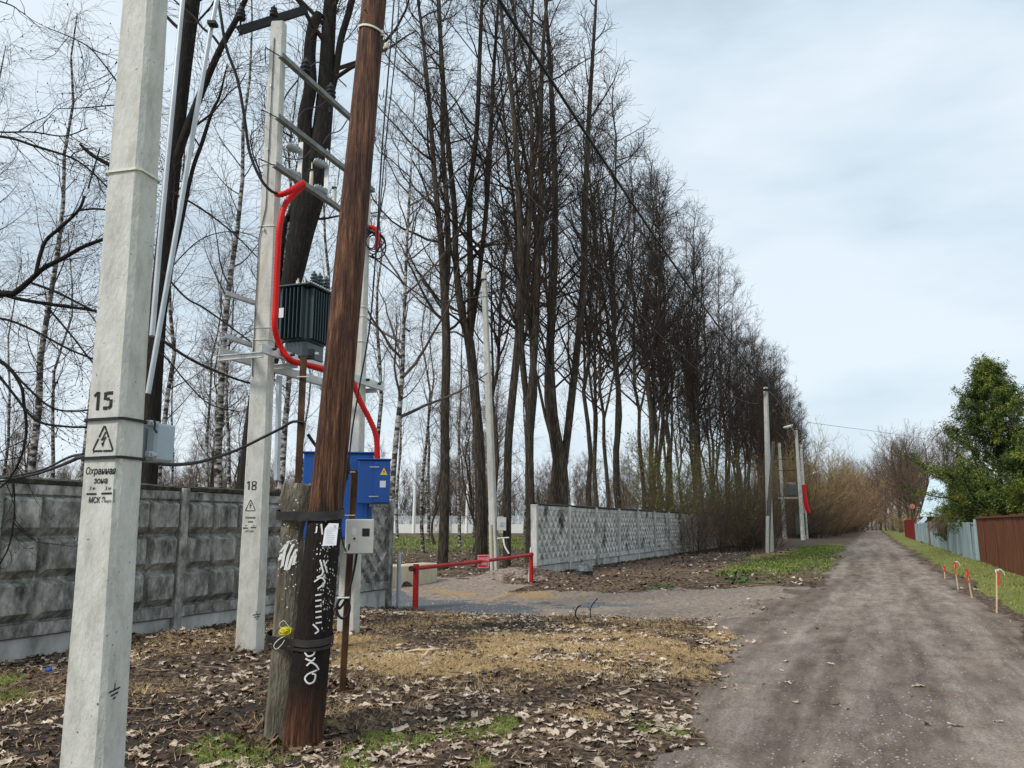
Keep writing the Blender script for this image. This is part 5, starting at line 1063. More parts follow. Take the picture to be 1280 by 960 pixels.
def lime(seed, H=25, r0=.24, forks=2, fork_t=(.28, .5), paths=None, dens=1.0, first=.30, wid=1.0, rm=.009, twg=1.0):
    """returns trunk groups, crown groups"""
    rg = np.random.RandomState(seed)
    if paths is None:
        K = 16; z = np.linspace(0, H, K); wx = np.cumsum(rg.randn(K) * .13); wy = np.cumsum(rg.randn(K) * .13); wx -= wx[0]; wy -= wy[0]
        P = np.stack([wx, wy, z], -1)[None]; R = (r0 * (1 - .93 * (z / H) ** .8) + .012)[None]; R[0, 0] *= 1.22
        tr = [(P, R, 9)]; mains = [(P, R)]
        if forks:
            Pf, Rf = grow(rg, P, R, forks, fork_t[0], fork_t[1], lambda t, m: H * (.93 - t) * (.85 + .2 * rg.rand(m)), (9, 17), .16, .035, 12, .021, .02, .12); tr.append((Pf, Rf, 7)); mains.append((Pf, Rf))
    else:
        tr = []; mains = []
        for P, R in paths: tr.append((P[None], R[None], 9)); mains.append((P[None], R[None]))
    crown = []
    for mi, (P, R) in enumerate(mains):
        Hh = np.linalg.norm(P[0, -1] - P[0, 0]); main = (mi == 0)
        k1 = int((38 if main else 24) * dens * min(1.3, Hh / 20 + .25)); t0 = first if main else .18
        def L1(t, m): return wid * (1.1 + 3.6 * (1 - t) ** .6) * (.35 + .95 * rg.rand(m)) * min(1, Hh / 18 + .25)
        P1, R1 = grow(rg, P, R, k1, t0, .99, L1, (32, 72), .11, .15, 8, .016, .011); crown.append((P1, R1, 5))
        P2, R2 = grow(rg, P1, R1, 8, .2, 1.0, lambda t, m: wid * (.40 + 1.1 * rg.rand(m)) * (1.1 - .5 * t), (25, 62), .09, .17, 5, .009, rm * 1.15); crown.append((P2, R2, 3))
        P3, R3 = grow(rg, P2, R2, 4, .15, 1.0, lambda t, m: twg * (.22 + .6 * rg.rand(m)), (25, 65), .05, .16, 4, .006, rm); crown.append((P3, R3, 3))
    return tr, crown
def birch(seed, H=17, r0=.11, dens=1.0, rm=.005, droop=-.22):
    rg = np.random.RandomState(seed); K = 12; z = np.linspace(0, H, K); w = np.cumsum(rg.randn(K, 2) * .14, 0); w -= w[0]; P = np.concatenate([w, z[:, None]], 1)[None]; R = (r0 * (1 - .9 * z / H) + .01)[None]
    P1, R1 = grow(rg, P, R, int(34 * dens), .3, .99, lambda t, m: (.7 + 2.6 * (1 - t)) * (.5 + .8 * rg.rand(m)), (30, 60), .10, .09, 7, .011, .007)
    P2, R2 = grow(rg, P1, R1, 7, .2, 1, lambda t, m: .5 + 1.1 * rg.rand(m), (25, 60), -.04, .12, 5, .006, rm * 1.1)
    P3, R3 = grow(rg, P2, R2, 4, .15, 1, lambda t, m: .4 + .8 * rg.rand(m), (20, 60), droop, .08, 5, .004, rm)
    return [(P, R, 8)], [(P1, R1, 4), (P2, R2, 3), (P3, R3, 3)]
def shrub(seed, H=3.5, stems=26, spread=.9, k=(9, 6), rm=.005, upb=.10):
    rg = np.random.RandomState(seed); m = stems; a = rg.rand(m) * 2 * pi; b = rg.rand(m) * spread; K = 9; d = nrm(np.stack([np.cos(a) * b * .6, np.sin(a) * b * .6, np.ones(m)], -1)); q = np.stack([np.cos(a) * b * .5, np.sin(a) * b * .5, np.full(m, -.1)], -1) * np.array([1, 1, 1]); L_ = H * (.5 + .6 * rg.rand(m)); out_ = [q]
    for j in range(1, K): d = nrm(d + .09 * rg.randn(m, 3) + np.array([0, 0, upb * .3])); q = q + d * (L_ / (K - 1))[:, None]; out_.append(q)
    P = np.stack(out_, 1); R = np.maximum((L_ * .0045)[:, None] * np.linspace(1, .25, K)[None], rm)
    P1, R1 = grow(rg, P, R, k[0], .15, 1, lambda t, m: H * .28 * (.3 + .8 * rg.rand(m)), (22, 55), upb, .12, 5, .008, rm)
    P2, R2 = grow(rg, P1, R1, k[1], .1, 1, lambda t, m: H * .10 * (.4 + .9 * rg.rand(m)) + .12, (22, 60), upb, .14, 4, .006, rm)
    return [(P, R, 4)], [(P1, R1, 3), (P2, R2, 3)]
def tmesh(name, groups, mat, smooth=True):
    v, f = tubes(groups); me = npmesh(name, v, f, smooth=smooth); me.materials.append(mat); return me
def leafcloud(groups, per, size, seed, flat=.5):
    """small leaf faces seated along twigs"""
    rg = np.random.RandomState(seed); Pp = np.concatenate([g_[0].reshape(-1, 3) for g_ in groups]); m = int(len(Pp) * per); c = Pp[rg.randint(0, len(Pp), m)] + rg.randn(m, 3) * size * .8
    return quads(c, size, rg)
def quads(c, size, rg, asp=.6):
    m = len(c); a = nrm(rg.randn(m, 3)); b = nrm(np.cross(a, rg.randn(m, 3))); s = size * (.6 + .8 * rg.rand(m))[:, None]
    V = np.stack([c - a * s, c - b * s * asp, c + a * s, c + b * s * asp], 1).reshape(-1, 3); return V, np.arange(m * 4).reshape(m, 4)
PROTO = {}
def proto(key, tr, cr, mt, mc, extra=None):
    PROTO[key] = (tmesh('trunk', tr, M[mt]), tmesh('crown', cr, M[mc]), extra)
for i, (H, f, r) in enumerate([(25, 2, .17), (26.5, 1, .155), (24, 3, .19), (26, 2, .15), (23, 1, .13), (25.5, 2, .20)]):
    tr, cr_ = lime(100 + i, H, r, f, (.12, .45), wid=1.0, first=.34); proto('lime%d' % i, tr, cr_, 'bark', 'twig')
for i in range(3): tr, cr_ = birch(200 + i, 16 + i * 1.5, .10 + .01 * i, dens=.85); proto('birch%d' % i, tr, cr_, 'birch', 'twigb')
for i in range(2): tr, cr_ = lime(300 + i, 13, .10, 2, (.1, .4), wid=.75, first=.12, dens=.8); proto('young%d' % i, tr, cr_, 'bark', 'twigw')
for i in range(3):
    tr, cr_ = shrub(400 + i, 3.6, 20, 1.2, (8, 6)); proto('shrub%d' % i, tr, cr_, 'bark', 'twigw')
for i in range(2):
    tr, cr_ = shrub(420 + i, 11, 24, 2.0, (11, 7), .012, .12); v, f = leafcloud(cr_, .35, .05, 5 + i); e_ = npmesh('catkins', v, f); e_.materials.append(M['straw']); proto('willow%d' % i, tr, cr_, 'twigw', ['straw', 'reddish'][i], e_)
tr, cr_ = lime(350, 15, .2, 4, (.05, .3), wid=1.7, first=.12, dens=.62, rm=.012, twg=1.2); proto('open', tr, cr_, 'bark', 'twigw')
tr, cr_ = shrub(431, 4.2, 24, 1.5, (9, 6)); v, f = leafcloud(cr_, .8, .028, 8); e_ = npmesh('young_leaves', v, f); e_.materials.append(M['budgreen']); proto('leafy', tr, cr_, 'twigw', 'twigw', e_)
def plant(key, x, y, rz, s, label, cat='tree', group=None, name='lime_tree', z=None, sz=None):
    z = g(x, y) if z is None else z
    r = empty(name, (x, y, z - .05), label, cat, group, rz); r.scale = (s, s, sz or s)
    t, c, e_ = PROTO[key]
    o = bpy.data.objects.new('stems' if cat == 'shrub' else 'trunk', t); COL.objects.link(o); o.parent = r
    o = bpy.data.objects.new('crown', c); COL.objects.link(o); o.parent = r
    if e_: o = bpy.data.objects.new(e_.name.split('.')[0], e_); COL.objects.link(o); o.parent = r
    return r
def hero(name, label, paths_px, mt, mc, seed, dens=1.0, first=.3, wid=1.0, rm=.008, base_z=None, twg=1.0, cat='tree', wsc=.74):
    """paths_px: list of polylines [(u, v, width px)], each with one depth Y per path (or per point)"""
    paths = []
    for pts, Y in paths_px:
        if pts[-1][2] < 10.5:
            a_, b_ = pts[-2], pts[-1]; pts = pts + [(b_[0] + (b_[0] - a_[0]) * .9, b_[1] + (b_[1] - a_[1]) * .9 - 20, 1.2)]
            if isinstance(Y, (list, tuple)): Y = list(Y) + [Y[-1]]
        P = np.array(bez([at(u, v, Y if not isinstance(Y, (list, tuple)) else Y[i]) for i, (u, v, w) in enumerate(pts)], 4 * len(pts)))
        n = len(P); wi = np.interp(np.linspace(0, len(pts) - 1, n), np.arange(len(pts)), [w for _, _, w in pts]); dep = P[:, 1] * CP + (P[:, 2] - EYE) * SP
        paths.append((P, wi / 2 * dep / FPX * wsc))
    b_ = paths[0][0][0]; tr, cr_ = lime(seed, paths=paths, dens=dens, first=first, wid=wid, rm=rm, twg=twg)
    r = empty(name, b_, label, cat); link('trunk', tmesh('trunk', tr, M[mt]), None, r); link('crown', tmesh('crown', cr_, M[mc]), None, r); return r
hero('dark_tree', 'black wet trunk rising just behind pole 15 with a thick limb to the right', [([(182, 660, 22), (188, 560, 22), (194, 440, 22), (203, 330, 20), (213, 240, 20), (222, 150, 20), (232, 60, 21), (240, 0, 20), (252, -120, 16), (262, -260, 10)], 13.6),
    ([(213, 235, 11), (224, 190, 11), (238, 150, 10), (254, 110, 9), (276, 60, 8), (300, 15, 7), (330, -60, 5)], [13.6, 13.5, 13.4, 13.3, 13.2, 13.0, 12.8]), ([(205, 390, 8), (214, 330, 7), (224, 290, 6), (240, 215, 5), (252, 180, 5), (265, 140, 4), (275, 119, 3)], 13.7)], 'barkd', 'twig', 41, dens=.5, first=.62, wid=.8, rm=.005, wsc=1)
hero('dark_tree', 'massive leaning trunk forking behind the transformer, one fork sawn off', [([(306, 700, 32), (312, 600, 29), (324, 500, 27), (344, 420, 27), (365, 350, 27), (377, 290, 34), (388, 240, 42), (403, 160, 25), (408, 90, 20), (412, 20, 18), (420, -80, 15), (430, -220, 10)], 13.9),
    ([(385, 250, 22), (383, 190, 20), (381, 150, 19), (388, 110, 17), (387, 70, 16), (391, 35, 15), (399, 17, 12)], 13.8), ([(402, 160, 10), (418, 100, 9), (426, 50, 9), (440, 0, 9), (452, -80, 6)], 13.9), ([(330, 560, 13), (352, 300, 10), (362, 270, 9), (372, 240, 8)], 13.9)], 'barkd', 'twig', 42, dens=.45, first=.66, wid=.9, rm=.005, wsc=.95)
hero('lime_tree', 'tall grey-brown trunk left of the white leaning pole, forking halfway up', [([(553, 712, 19), (556, 620, 16), (556, 520, 15), (558, 440, 15), (556, 380, 14), (551, 300, 11), (544, 230, 9), (538, 150, 8), (530, 60, 6), (520, -20, 4)], 28.0), ([(556, 380, 12), (560, 320, 10), (558, 250, 9), (553, 180, 8), (553, 100, 7), (550, 20, 5)], 28.2)], 'bark', 'twig', 43, first=.34, dens=1.0, wid=.8)
hero('lime_tree', 'three-stemmed dark trunk directly left of the white leaning pole', [([(602, 712, 24), (601, 640, 20), (599, 560, 18), (594, 500, 17), (587, 430, 17), (577, 390, 13), (570, 330, 11), (568, 260, 10), (560, 180, 9), (553, 90, 8), (548, 10, 6)], 29.5), ([(588, 420, 12), (588, 340, 11), (587, 250, 9), (596, 160, 8), (600, 60, 7), (604, -40, 5)], 29.6), ([(589, 415, 9), (598, 350, 8), (607, 270, 8), (612, 190, 8), (617, 90, 6), (625, -30, 4)], 29.8)], 'bark', 'twig', 44, first=.36, dens=.9, wid=.8)
hero('lime_tree', 'paired brownish trunk directly right of the white leaning pole', [([(633, 716, 15), (634, 640, 14), (635, 560, 14), (640, 500, 14), (647, 430, 13), (650, 360, 12), (650, 290, 11), (646, 200, 10), (640, 120, 8), (628, 30, 6), (620, -60, 4)], 26.5), ([(646, 440, 9), (656, 360, 9), (662, 270, 8), (665, 180, 7), (662, 80, 6), (668, -30, 4)], 26.6)], 'bark', 'twig', 45, first=.36, dens=.9, wid=.8)
hero('lime_tree', 'slender trunk rising behind the near end of the paler wall', [([(664, 700, 14), (663, 600, 13), (661, 520, 13), (668, 440, 12), (672, 340, 11), (676, 240, 10), (676, 140, 8), (680, 40, 6), (690, -60, 4)], 29.0), ([(661, 520, 11), (652, 440, 9), (655, 340, 8), (660, 250, 7), (672, 150, 6), (650, 50, 4)], 29.1)], 'bark', 'twig', 46, first=.36, dens=.9, wid=.8)
hero('lime_tree', 'wide trunk over the first paler panel, splitting into a V at mid height', [([(702, 690, 24), (702, 630, 24), (700, 580, 24), (692, 520, 15), (688, 440, 13), (692, 350, 12), (694, 240, 10), (690, 130, 9), (684, 30, 6), (676, -60, 4)], 30.0), ([(704, 585, 14), (712, 520, 13), (722, 430, 12), (730, 340, 10), (732, 240, 9), (737, 130, 8), (744, 20, 5)], 30.2)], 'bark', 'twig', 47, first=.34, dens=.9, wid=.8)
hero('birch_tree', 'white spotted birch trunk between the blue cabinets and the grey-brown lime', [([(487, 690, 11), (490, 620, 10), (495, 550, 9), (502, 480, 8), (505, 400, 6), (508, 320, 5), (512, 240, 4), (516, 170, 2)], 24.0)], 'birch', 'twigb', 48, first=.30, dens=1.0, wid=.9, rm=.005)
# near branches reaching in from the left: a tree whose trunk stands outside the frame
def hero_near():
    rg = np.random.RandomState(77); Y = 6.5
    tp = [np.array([-6.2, 6.6, z]) + np.array([.08 * sin(z * 1.3), 0, 0]) for z in np.linspace(-.2, 7.5, 12)]
    tr = [(np.array(tp)[None], np.linspace(.17, .09, 12)[None], 10)]
    B = [([(-120, 400, 12), (-40, 385, 10), (0, 368, 8), (18, 366, 7), (40, 348, 6), (55, 335, 5.5), (80, 322, 5), (105, 308, 4.5), (135, 297, 4)], 6.5),
         ([(45, 342, 4.5), (50, 320, 4.5), (58, 300, 4), (75, 285, 4), (98, 263, 3.5), (106, 245, 3)], 6.45), ([(98, 263, 2.5), (118, 261, 2.5), (140, 263, 2)], 6.4),
         ([(-80, 340, 6), (-20, 352, 5), (10, 370, 4.5), (60, 380, 4), (110, 387, 3), (135, 392, 3)], 6.6), ([(40, 354, 3), (70, 365, 3), (100, 380, 2.5), (140, 400, 2)], 6.5), ([(60, 385, 2.5), (90, 420, 2), (115, 452, 2), (135, 470, 1.5)], 6.6),
         ([(-90, 180, 5), (-30, 170, 3.5), (10, 172, 3), (45, 183, 3), (75, 192, 2.5), (95, 200, 2), (115, 215, 2), (140, 240, 2)], 5.8), ([(100, 180, 3), (108, 188, 4), (120, 197, 4.5), (140, 207, 4)], 5.9), ([(110, 236, 1.8), (116, 215, 1.8), (125, 185, 1.5)], 5.9),
         ([(-60, 160, 2.5), (0, 165, 2), (40, 165, 1.8), (80, 170, 1.5), (110, 160, 1.2)], 5.7), ([(-40, -10, 1.8), (10, 5, 1.5), (25, 14, 1.2), (32, 18, 1)], 5.5), ([(60, 35, 1), (85, 45, 1.2), (110, 58, 1.4), (128, 78, 1.6), (146, 102, 1.8)], 5.0), ([(70, 136, .8), (100, 135, 1.2), (146, 131, 1.6)], 5.0),
         ([(-70, 430, 5), (0, 452, 4), (25, 480, 3.5), (30, 505, 3.5), (33, 540, 3), (25, 575, 2.5), (10, 600, 2), (0, 610, 2)], 6.6), ([(-50, 440, 3), (0, 450, 2.5), (30, 480, 2.5), (60, 507, 2.5), (85, 514, 2), (115, 512, 2)], 6.4), ([(-20, 445, 3.2), (15, 490, 3), (45, 525, 3), (80, 533, 2.5), (115, 534, 2.5)], 6.5),
         ([(-60, 395, 4), (0, 398, 3), (40, 412, 2.5), (85, 436, 2.5), (125, 452, 2)], 6.5), ([(17, 600, 2), (18, 640, 1.8), (12, 680, 1.8), (0, 705, 1.5)], 6.6)]
    paths = []
    for pts, Yb in B:
        P = np.array(bez([at(u, v, Yb) for u, v, w in pts], 5 * len(pts))); n = len(P); w = np.interp(np.linspace(0, len(pts) - 1, n), np.arange(len(pts)), [q[2] for q in pts]); dep = P[:, 1] * CP + (P[:, 2] - EYE) * SP; paths.append((P, w / 2 * dep / FPX * 1.1))
    cr_ = []
    for P, R in paths:
        P = P[None]; R = R[None]; cr_.append((P, R, 7)); L_ = float(np.linalg.norm(P[0, -1] - P[0, 0])); k = max(4, int(L_ * 13))
        P1, R1 = grow(rg, P, R, k, .25, 1, lambda t, m: .15 + .5 * rg.rand(m), (30, 65), .04, .2, 6, .007, .0026); cr_.append((P1, R1, 4))
        P2, R2 = grow(rg, P1, R1, 3, .2, 1, lambda t, m: .08 + .22 * rg.rand(m), (30, 65), .06, .22, 5, .005, .0016); cr_.append((P2, R2, 3))
    r = empty('bare_tree', (-6.2, 6.6, 0), 'bare black branches with swollen buds reaching in from the left edge', 'tree')
    link('trunk', tmesh('trunk', tr, M['barkd']), None, r); link('crown', tmesh('crown', cr_, M['barkd']), None, r)
    ends = np.concatenate([c[0][:, -1] for c in cr_[2::3]]); ends = np.concatenate([ends, np.concatenate([c[0][:, -1] for c in cr_[1::3]])]); mb = MB()
    v = []; f = []
    for i, p in enumerate(ends): s = .0035 + .003 * rg.rand(); b_ = len(v); v += [p + np.array(q) * s for q in ((1, 0, 0), (-1, 0, 0), (0, 1, 0), (0, -1, 0), (0, 0, 2), (0, 0, -1.2))]; f += [(b_, b_ + 2, b_ + 4), (b_ + 2, b_ + 1, b_ + 4), (b_ + 1, b_ + 3, b_ + 4), (b_ + 3, b_, b_ + 4), (b_ + 2, b_, b_ + 5), (b_ + 1, b_ + 2, b_ + 5), (b_ + 3, b_ + 1, b_ + 5), (b_, b_ + 3, b_ + 5)]
    me = npmesh('buds', np.array(v), None, np.array(f)); me.materials.append(M['barkd']); o = link('buds', me, None, r); tag(o, kind='stuff')
hero_near()
# thin boughs that cross the gap right of pole 15
def boughs():
    rg = np.random.RandomState(78); B = [([(188, 410, 3), (203, 425, 4), (240, 450, 3.5), (290, 472, 3), (335, 485, 2)], 12.5), ([(186, 430, 2), (210, 450, 2), (235, 480, 1.8), (262, 505, 1.5), (300, 515, 1)], 12.4), ([(195, 330, 3), (230, 370, 2.5), (255, 385, 2.5), (290, 410, 2), (330, 440, 2)], 12.6), ([(215, 240, 3), (250, 260, 2.5), (290, 290, 2), (330, 330, 1.5)], 12.8), ([(200, 350, 2), (250, 300, 1.6), (300, 290, 1.2), (345, 310, 1)], 12.8)]
    cr_ = []
    for pts, Yb in B:
        P = np.array(bez([at(u, v, Yb) for u, v, w in pts], 5 * len(pts)))[None]; n = P.shape[1]; w = np.interp(np.linspace(0, len(pts) - 1, n), np.arange(len(pts)), [q[2] for q in pts]); R = (w / 2 * 12.5 / 1000)[None]; cr_.append((P, R, 6))
        P1, R1 = grow(rg, P, R, 16, .1, 1, lambda t, m: .3 + .8 * rg.rand(m), (30, 65), .05, .16, 6, .005, .0035); cr_.append((P1, R1, 3)); P2, R2 = grow(rg, P1, R1, 4, .2, 1, lambda t, m: .15 + .4 * rg.rand(m), (30, 65), .05, .2, 5, .005, .003); cr_.append((P2, R2, 3))
    me = tmesh('low_boughs', cr_, M['barkd']); o = link('low_boughs', me, None, [r for r in bpy.data.objects if r.name == 'dark_tree'][0])
boughs()
ORD = ['first', 'second', 'third', 'fourth', 'fifth', 'sixth', 'seventh', 'eighth', 'ninth', 'tenth', 'eleventh', 'twelfth', 'thirteenth', 'fourteenth', 'fifteenth', 'sixteenth', 'seventeenth', 'eighteenth', 'nineteenth', 'twentieth']
ORD += ['twenty-' + o for o in ORD[:9]] + ['thirtieth'] + ['thirty-' + o for o in ORD[:9]] + ['fortieth'] + ['forty-' + o for o in ORD[:9]]
rn = random.Random(21); s = 30.5; i = 0
while s < 172:
    t = -12.2 + rn.uniform(-.7, .7); p = W(s, t); H = rn.uniform(.9, 1.08) * (1 - .10 * (s - 30) / 140); k = 'lime%d' % rn.randrange(6)
    lab = ('%s bare lime of the front row behind the paler wall, counted from the barrier' % ORD[i]) if i < 49 else 'bare lime standing in the distant part of the row behind the paler wall'
    plant(k, p[0], p[1], rn.uniform(0, 6.3), H, lab, group='lime trees of the front row behind the wall'); s += rn.uniform(2.6, 4.2); i += 1
s = 34; i2 = 0
while s < 165:
    t = -16.0 + rn.uniform(-1, 1); p = W(s, t); plant('lime%d' % rn.randrange(6), p[0], p[1], rn.uniform(0, 6.3), rn.uniform(.85, 1.06), '%s second-row bare lime counted from the barrier, half hidden by front trunks' % ORD[i2], group='lime trees of the second row'); i2 += 1; s += rn.uniform(8, 13)
# birches and young trees of the wood on the left
BPL = {}
BX = [(97, 22, .95), (138, 34, .9), (38, 24, 1.0), (60, 38, 1.1), (196, 28, 1.0), (277, 27, 1.15), (285, 40, 1.1), (255, 46, 1.1), (342, 24, .95), (350, 34, 1.1), (398, 30, 1.0), (466, 40, 1.2), (530, 44, 1.1), (536, 60, 1.2), (575, 52, 1.0), (612, 58, 1.1), (592, 70, 1.2), (655, 60, 1.0), (5, 46, 1.2), (172, 52, 1.2), (320, 54, 1.2), (440, 56, 1.2), (498, 66, 1.2), (-60, 30, 1.2), (-140, 25, 1.2), (710, 75, 1.1), (380, 66, 1.2), (215, 64, 1.2)]
for j, (u, Y, s_) in enumerate(BX):
    x = (u - 640) / 1000 * Y * .99; near = Y < 36 and 0 < u < 640
    lb = {97: 'birch showing just left of pole 15', 196: 'birch showing in the gap right of pole 15', 342: 'birch rising directly behind the front leg numbered 18', 398: 'birch seen between the brown channel and the timber pole', 277: 'tall birch midway between pole 15 and pole 18', 38: 'birch among the branches at the far left'}.get(u)
    if lb is None:
        pl_ = 'left of pole 15' if u < 150 else 'between pole 15 and pole 18' if u < 310 else 'between pole 18 and the timber pole' if u < 430 else 'between the blue cabinets and the white pole' if u < 600 else 'over the start of the paler wall'
        rk = sorted([b_[1] for b_ in BX if (b_[0] < 150) == (u < 150) and (150 <= b_[0] < 310) == (150 <= u < 310) and (310 <= b_[0] < 430) == (310 <= u < 430) and (430 <= b_[0] < 600) == (430 <= u < 600)]).index(Y)
        lb = 'birch seen %s, %s nearest of those there' % (pl_, ORD[rk])
    plant('birch%d' % (j % 3), x, Y, rn.uniform(0, 6.3), s_ * rn.uniform(.88, 1.0), lb, group='birches in the wood', name='birch_tree')
for j in range(16):
    u = rn.uniform(-150, 690); Y = rn.uniform(44, 96); x = (u - 640) / 1000 * Y
    if st(x, Y)[1] > -19: continue
    plant('young%d' % (j % 2), x, Y, rn.uniform(0, 6.3), rn.uniform(.7, 1.2), 'thin bare young tree deep in the wood behind the walls', group='young trees in the wood', name='young_tree')
for j in range(170):
    u = rn.uniform(-250, 820); Y = rn.uniform(104, 150); x = (u - 640) / 1000 * Y
    plant('young%d' % (j % 2), x, Y, rn.uniform(0, 6.3), rn.uniform(.5, .95), 'bare tree in the far belt beyond the white wall', group='trees of the far belt', name='young_tree')
for j in range(60):
    u = rn.uniform(-200, 700); Y = rn.uniform(103, 125); x = (u - 640) / 1000 * Y
    plant('shrub%d' % (j % 3), x, Y, rn.uniform(0, 6.3), rn.uniform(1.6, 3.0), 'brown undergrowth of the far belt beyond the white wall', 'shrub', 'undergrowth of the far belt', 'shrub')
SL_ = []
# shrubs in front of and behind the paler wall
for j, (s, t, k, sc_) in enumerate(sorted([(41, -8.4, 'shrub0', .75), (44, -8.6, 'shrub1', .9), (47, -7.8, 'shrub2', 1.0), (49.5, -8.3, 'leafy', 1.0), (51, -7.0, 'shrub0', 1.15), (53.5, -7.6, 'shrub1', 1.3), (55, -6.8, 'shrub2', 1.35), (57, -8.1, 'leafy', 1.25), (59, -6.9, 'shrub0', 1.4), (61, -7.7, 'shrub1', 1.4), (64, -7.0, 'shrub2', 1.3), (66, -8.4, 'shrub0', 1.4), (70, -9, 'shrub1', 1.3), (74, -9.2, 'shrub2', 1.3), (45, -11, 'leafy', 1.5), (48, -11.3, 'leafy', 1.6), (52, -11, 'leafy', 1.5), (38, -11, 'shrub1', 1.1), (34, -11, 'shrub2', .9), (56, -11, 'shrub2', 1.6), (58, -7.4, 'shrub1', 1.5), (62, -7.9, 'shrub2', 1.5), (66, -8.2, 'shrub0', 1.5), (50, -7.2, 'shrub0', 1.2), (60, -11.5, 'leafy', 1.7), (65, -11.5, 'shrub1', 1.9)])):
    SL_.append(s); p = W(s, t); plant(k, p[0], p[1], rn.uniform(0, 6.3), sc_, '%s tangled bare shrub along the paler wall, counted from its near end' % ORD[j] if k != 'leafy' else '%s shrub along the paler wall, this one flecked with yellow-green leaves' % ORD[j], 'shrub', 'shrubs along the paler wall', 'shrub')
for j, s in enumerate(sorted(rn.uniform(101, 205) for _ in range(36))):
    t = (rn.uniform(-10, -6.6) if s < 112 else rn.uniform(-10, -4.6)) if s < 150 else rn.uniform(-8, -2.6); p = W(s, t); sc_ = rn.uniform(.5, 1.3)
    plant('willow%d' % (j % 2), p[0], p[1], rn.uniform(0, 6.3), sc_, '%s clump of the willow thicket, counted from the far transformer towards the road end' % ORD[j], 'shrub', 'willow thickets left of the road end', 'willow_thicket')
for j in range(9):
    p = W(rn.uniform(97, 125), rn.uniform(-9.5, -5.5)); plant('shrub%d' % (j % 3), p[0], p[1], rn.uniform(0, 6.3), rn.uniform(1.3, 1.9), 'dark shrub at the foot of the willow thickets', 'shrub', 'dark shrubs by the far transformer', 'shrub')
for j, (s, t, sc_) in enumerate([(140, 5.4, .80), (152, 8.5, .85), (168, 4.8, .9), (136, 10.5, .8), (185, 5.5, 1.0), (125, 5.2, .5), (215, 3, .8), (222, -1, .7), (190, 7, .75), (205, 9, .9), (170, 8.5, .8), (228, 2, .85), (235, 0, .9), (240, 5, 1.0), (232, -5, .9), (245, -3, 1.0), (160, 13, .85), (235, 10, 1)]):
    p = W(s, t); plant('open', p[0], p[1], rn.uniform(0, 6.3), sc_ * 1.25, 'wide-crowned bare tree where the road ends', group='bare trees at the end of the road', name='bare_tree')
for j, (s, t, sc_) in enumerate([(200, 4.2, .5), (215, 5, .6), (150, 5.5, .45), (175, 5, .5), (226, 1, .5), (230, -2, .5), (130, 5.6, .42), (232, 4, .55), (236, -5, .55), (236, 2, .6)]):
    p = W(s, t); plant('willow%d' % (j % 2), p[0], p[1], rn.uniform(0, 6.3), sc_, 'low tan thicket closing the end of the road', 'shrub', 'low thickets at the road end', 'willow_thicket')
for (x, y) in ((33, 42), (38, 50)): plant('young0', x, y, 1.0, .8, 'bare tree peeping out above the evergreen at the right edge', group='bare trees behind the evergreen', name='bare_tree')

# evergreen over the zinc fence
def evergreen(s, t, H, Rb, seed, label, n1=150, lean=0):
    rg = np.random.RandomState(seed); c = W(s, t); r = empty('evergreen_tree', (c[0], c[1], 0), label, 'tree'); K = 10; z = np.linspace(0, H, K); P = np.stack([np.cumsum(rg.randn(K) * .04), np.cumsum(rg.randn(K) * .04), z], -1)[None]; R = (.13 * (1 - .93 * z / H))[None]
    def L1(t_, m): return Rb * (1.0 - t_ + .015) ** 1.12 * (.62 + .5 * rg.rand(m)) * np.clip(t_ * 5, .4, 1)
    P1, R1 = grow(rg, P, R, n1, .07, 1, L1, (58, 92), .05, .09, 7, .012, .008); P2, R2 = grow(rg, P1, R1, 12, .15, 1, lambda t_, m: .25 + .55 * rg.rand(m), (25, 60), .06, .12, 5, .008, .004)
    o = link('trunk', tmesh('trunk', [(P, R, 8)], M['bark']), None, r, False); o = link('branches', tmesh('branches', [(P1, R1, 4), (P2, R2, 3)], M['bark']), None, r, False)
    A = P2.reshape(-1, 3); m = 150000; c_ = A[rg.randint(0, len(A), m)] + rg.randn(m, 3) * .075 - np.array([0, 0, .03]); keep = fbm(c_[:, 0] * 1.6 + c_[:, 2] * 1.1, c_[:, 1] * 1.6 + c_[:, 2] * 1.9, 3) > .33; c_ = c_[keep]
    rad_ = nrm(np.stack([c_[:, 0], c_[:, 1], -.55 * np.ones(len(c_)) * np.hypot(c_[:, 0], c_[:, 1])], -1)); a = nrm(rad_ * 1.3 + .8 * rg.randn(len(c_), 3)); b_ = nrm(np.cross(a, rg.randn(len(c_), 3))); s_ = .060 * (.5 + .9 * rg.rand(len(c_)))[:, None]; V = np.stack([c_ - a * s_, c_ - b_ * s_ * .28, c_ + a * s_, c_ + b_ * s_ * .28], 1).reshape(-1, 3)
    me = npmesh('foliage', V, np.arange(len(V)).reshape(-1, 4)); me.materials.append(M['thuja']); o = link('foliage', me, None, r, False)
evergreen(44.5, 5.6, 9.2, 6.4, 5, 'big dark green evergreen bulging over the zinc fence', 190)
evergreen(41.0, 7.6, 6.6, 4.6, 6, 'second evergreen at the right edge, behind the brown fence', 150)
evergreen(52, 4.9, 4.6, 2.3, 7, 'low spreading evergreen hanging over the zinc fence beside the pale roof', 120)
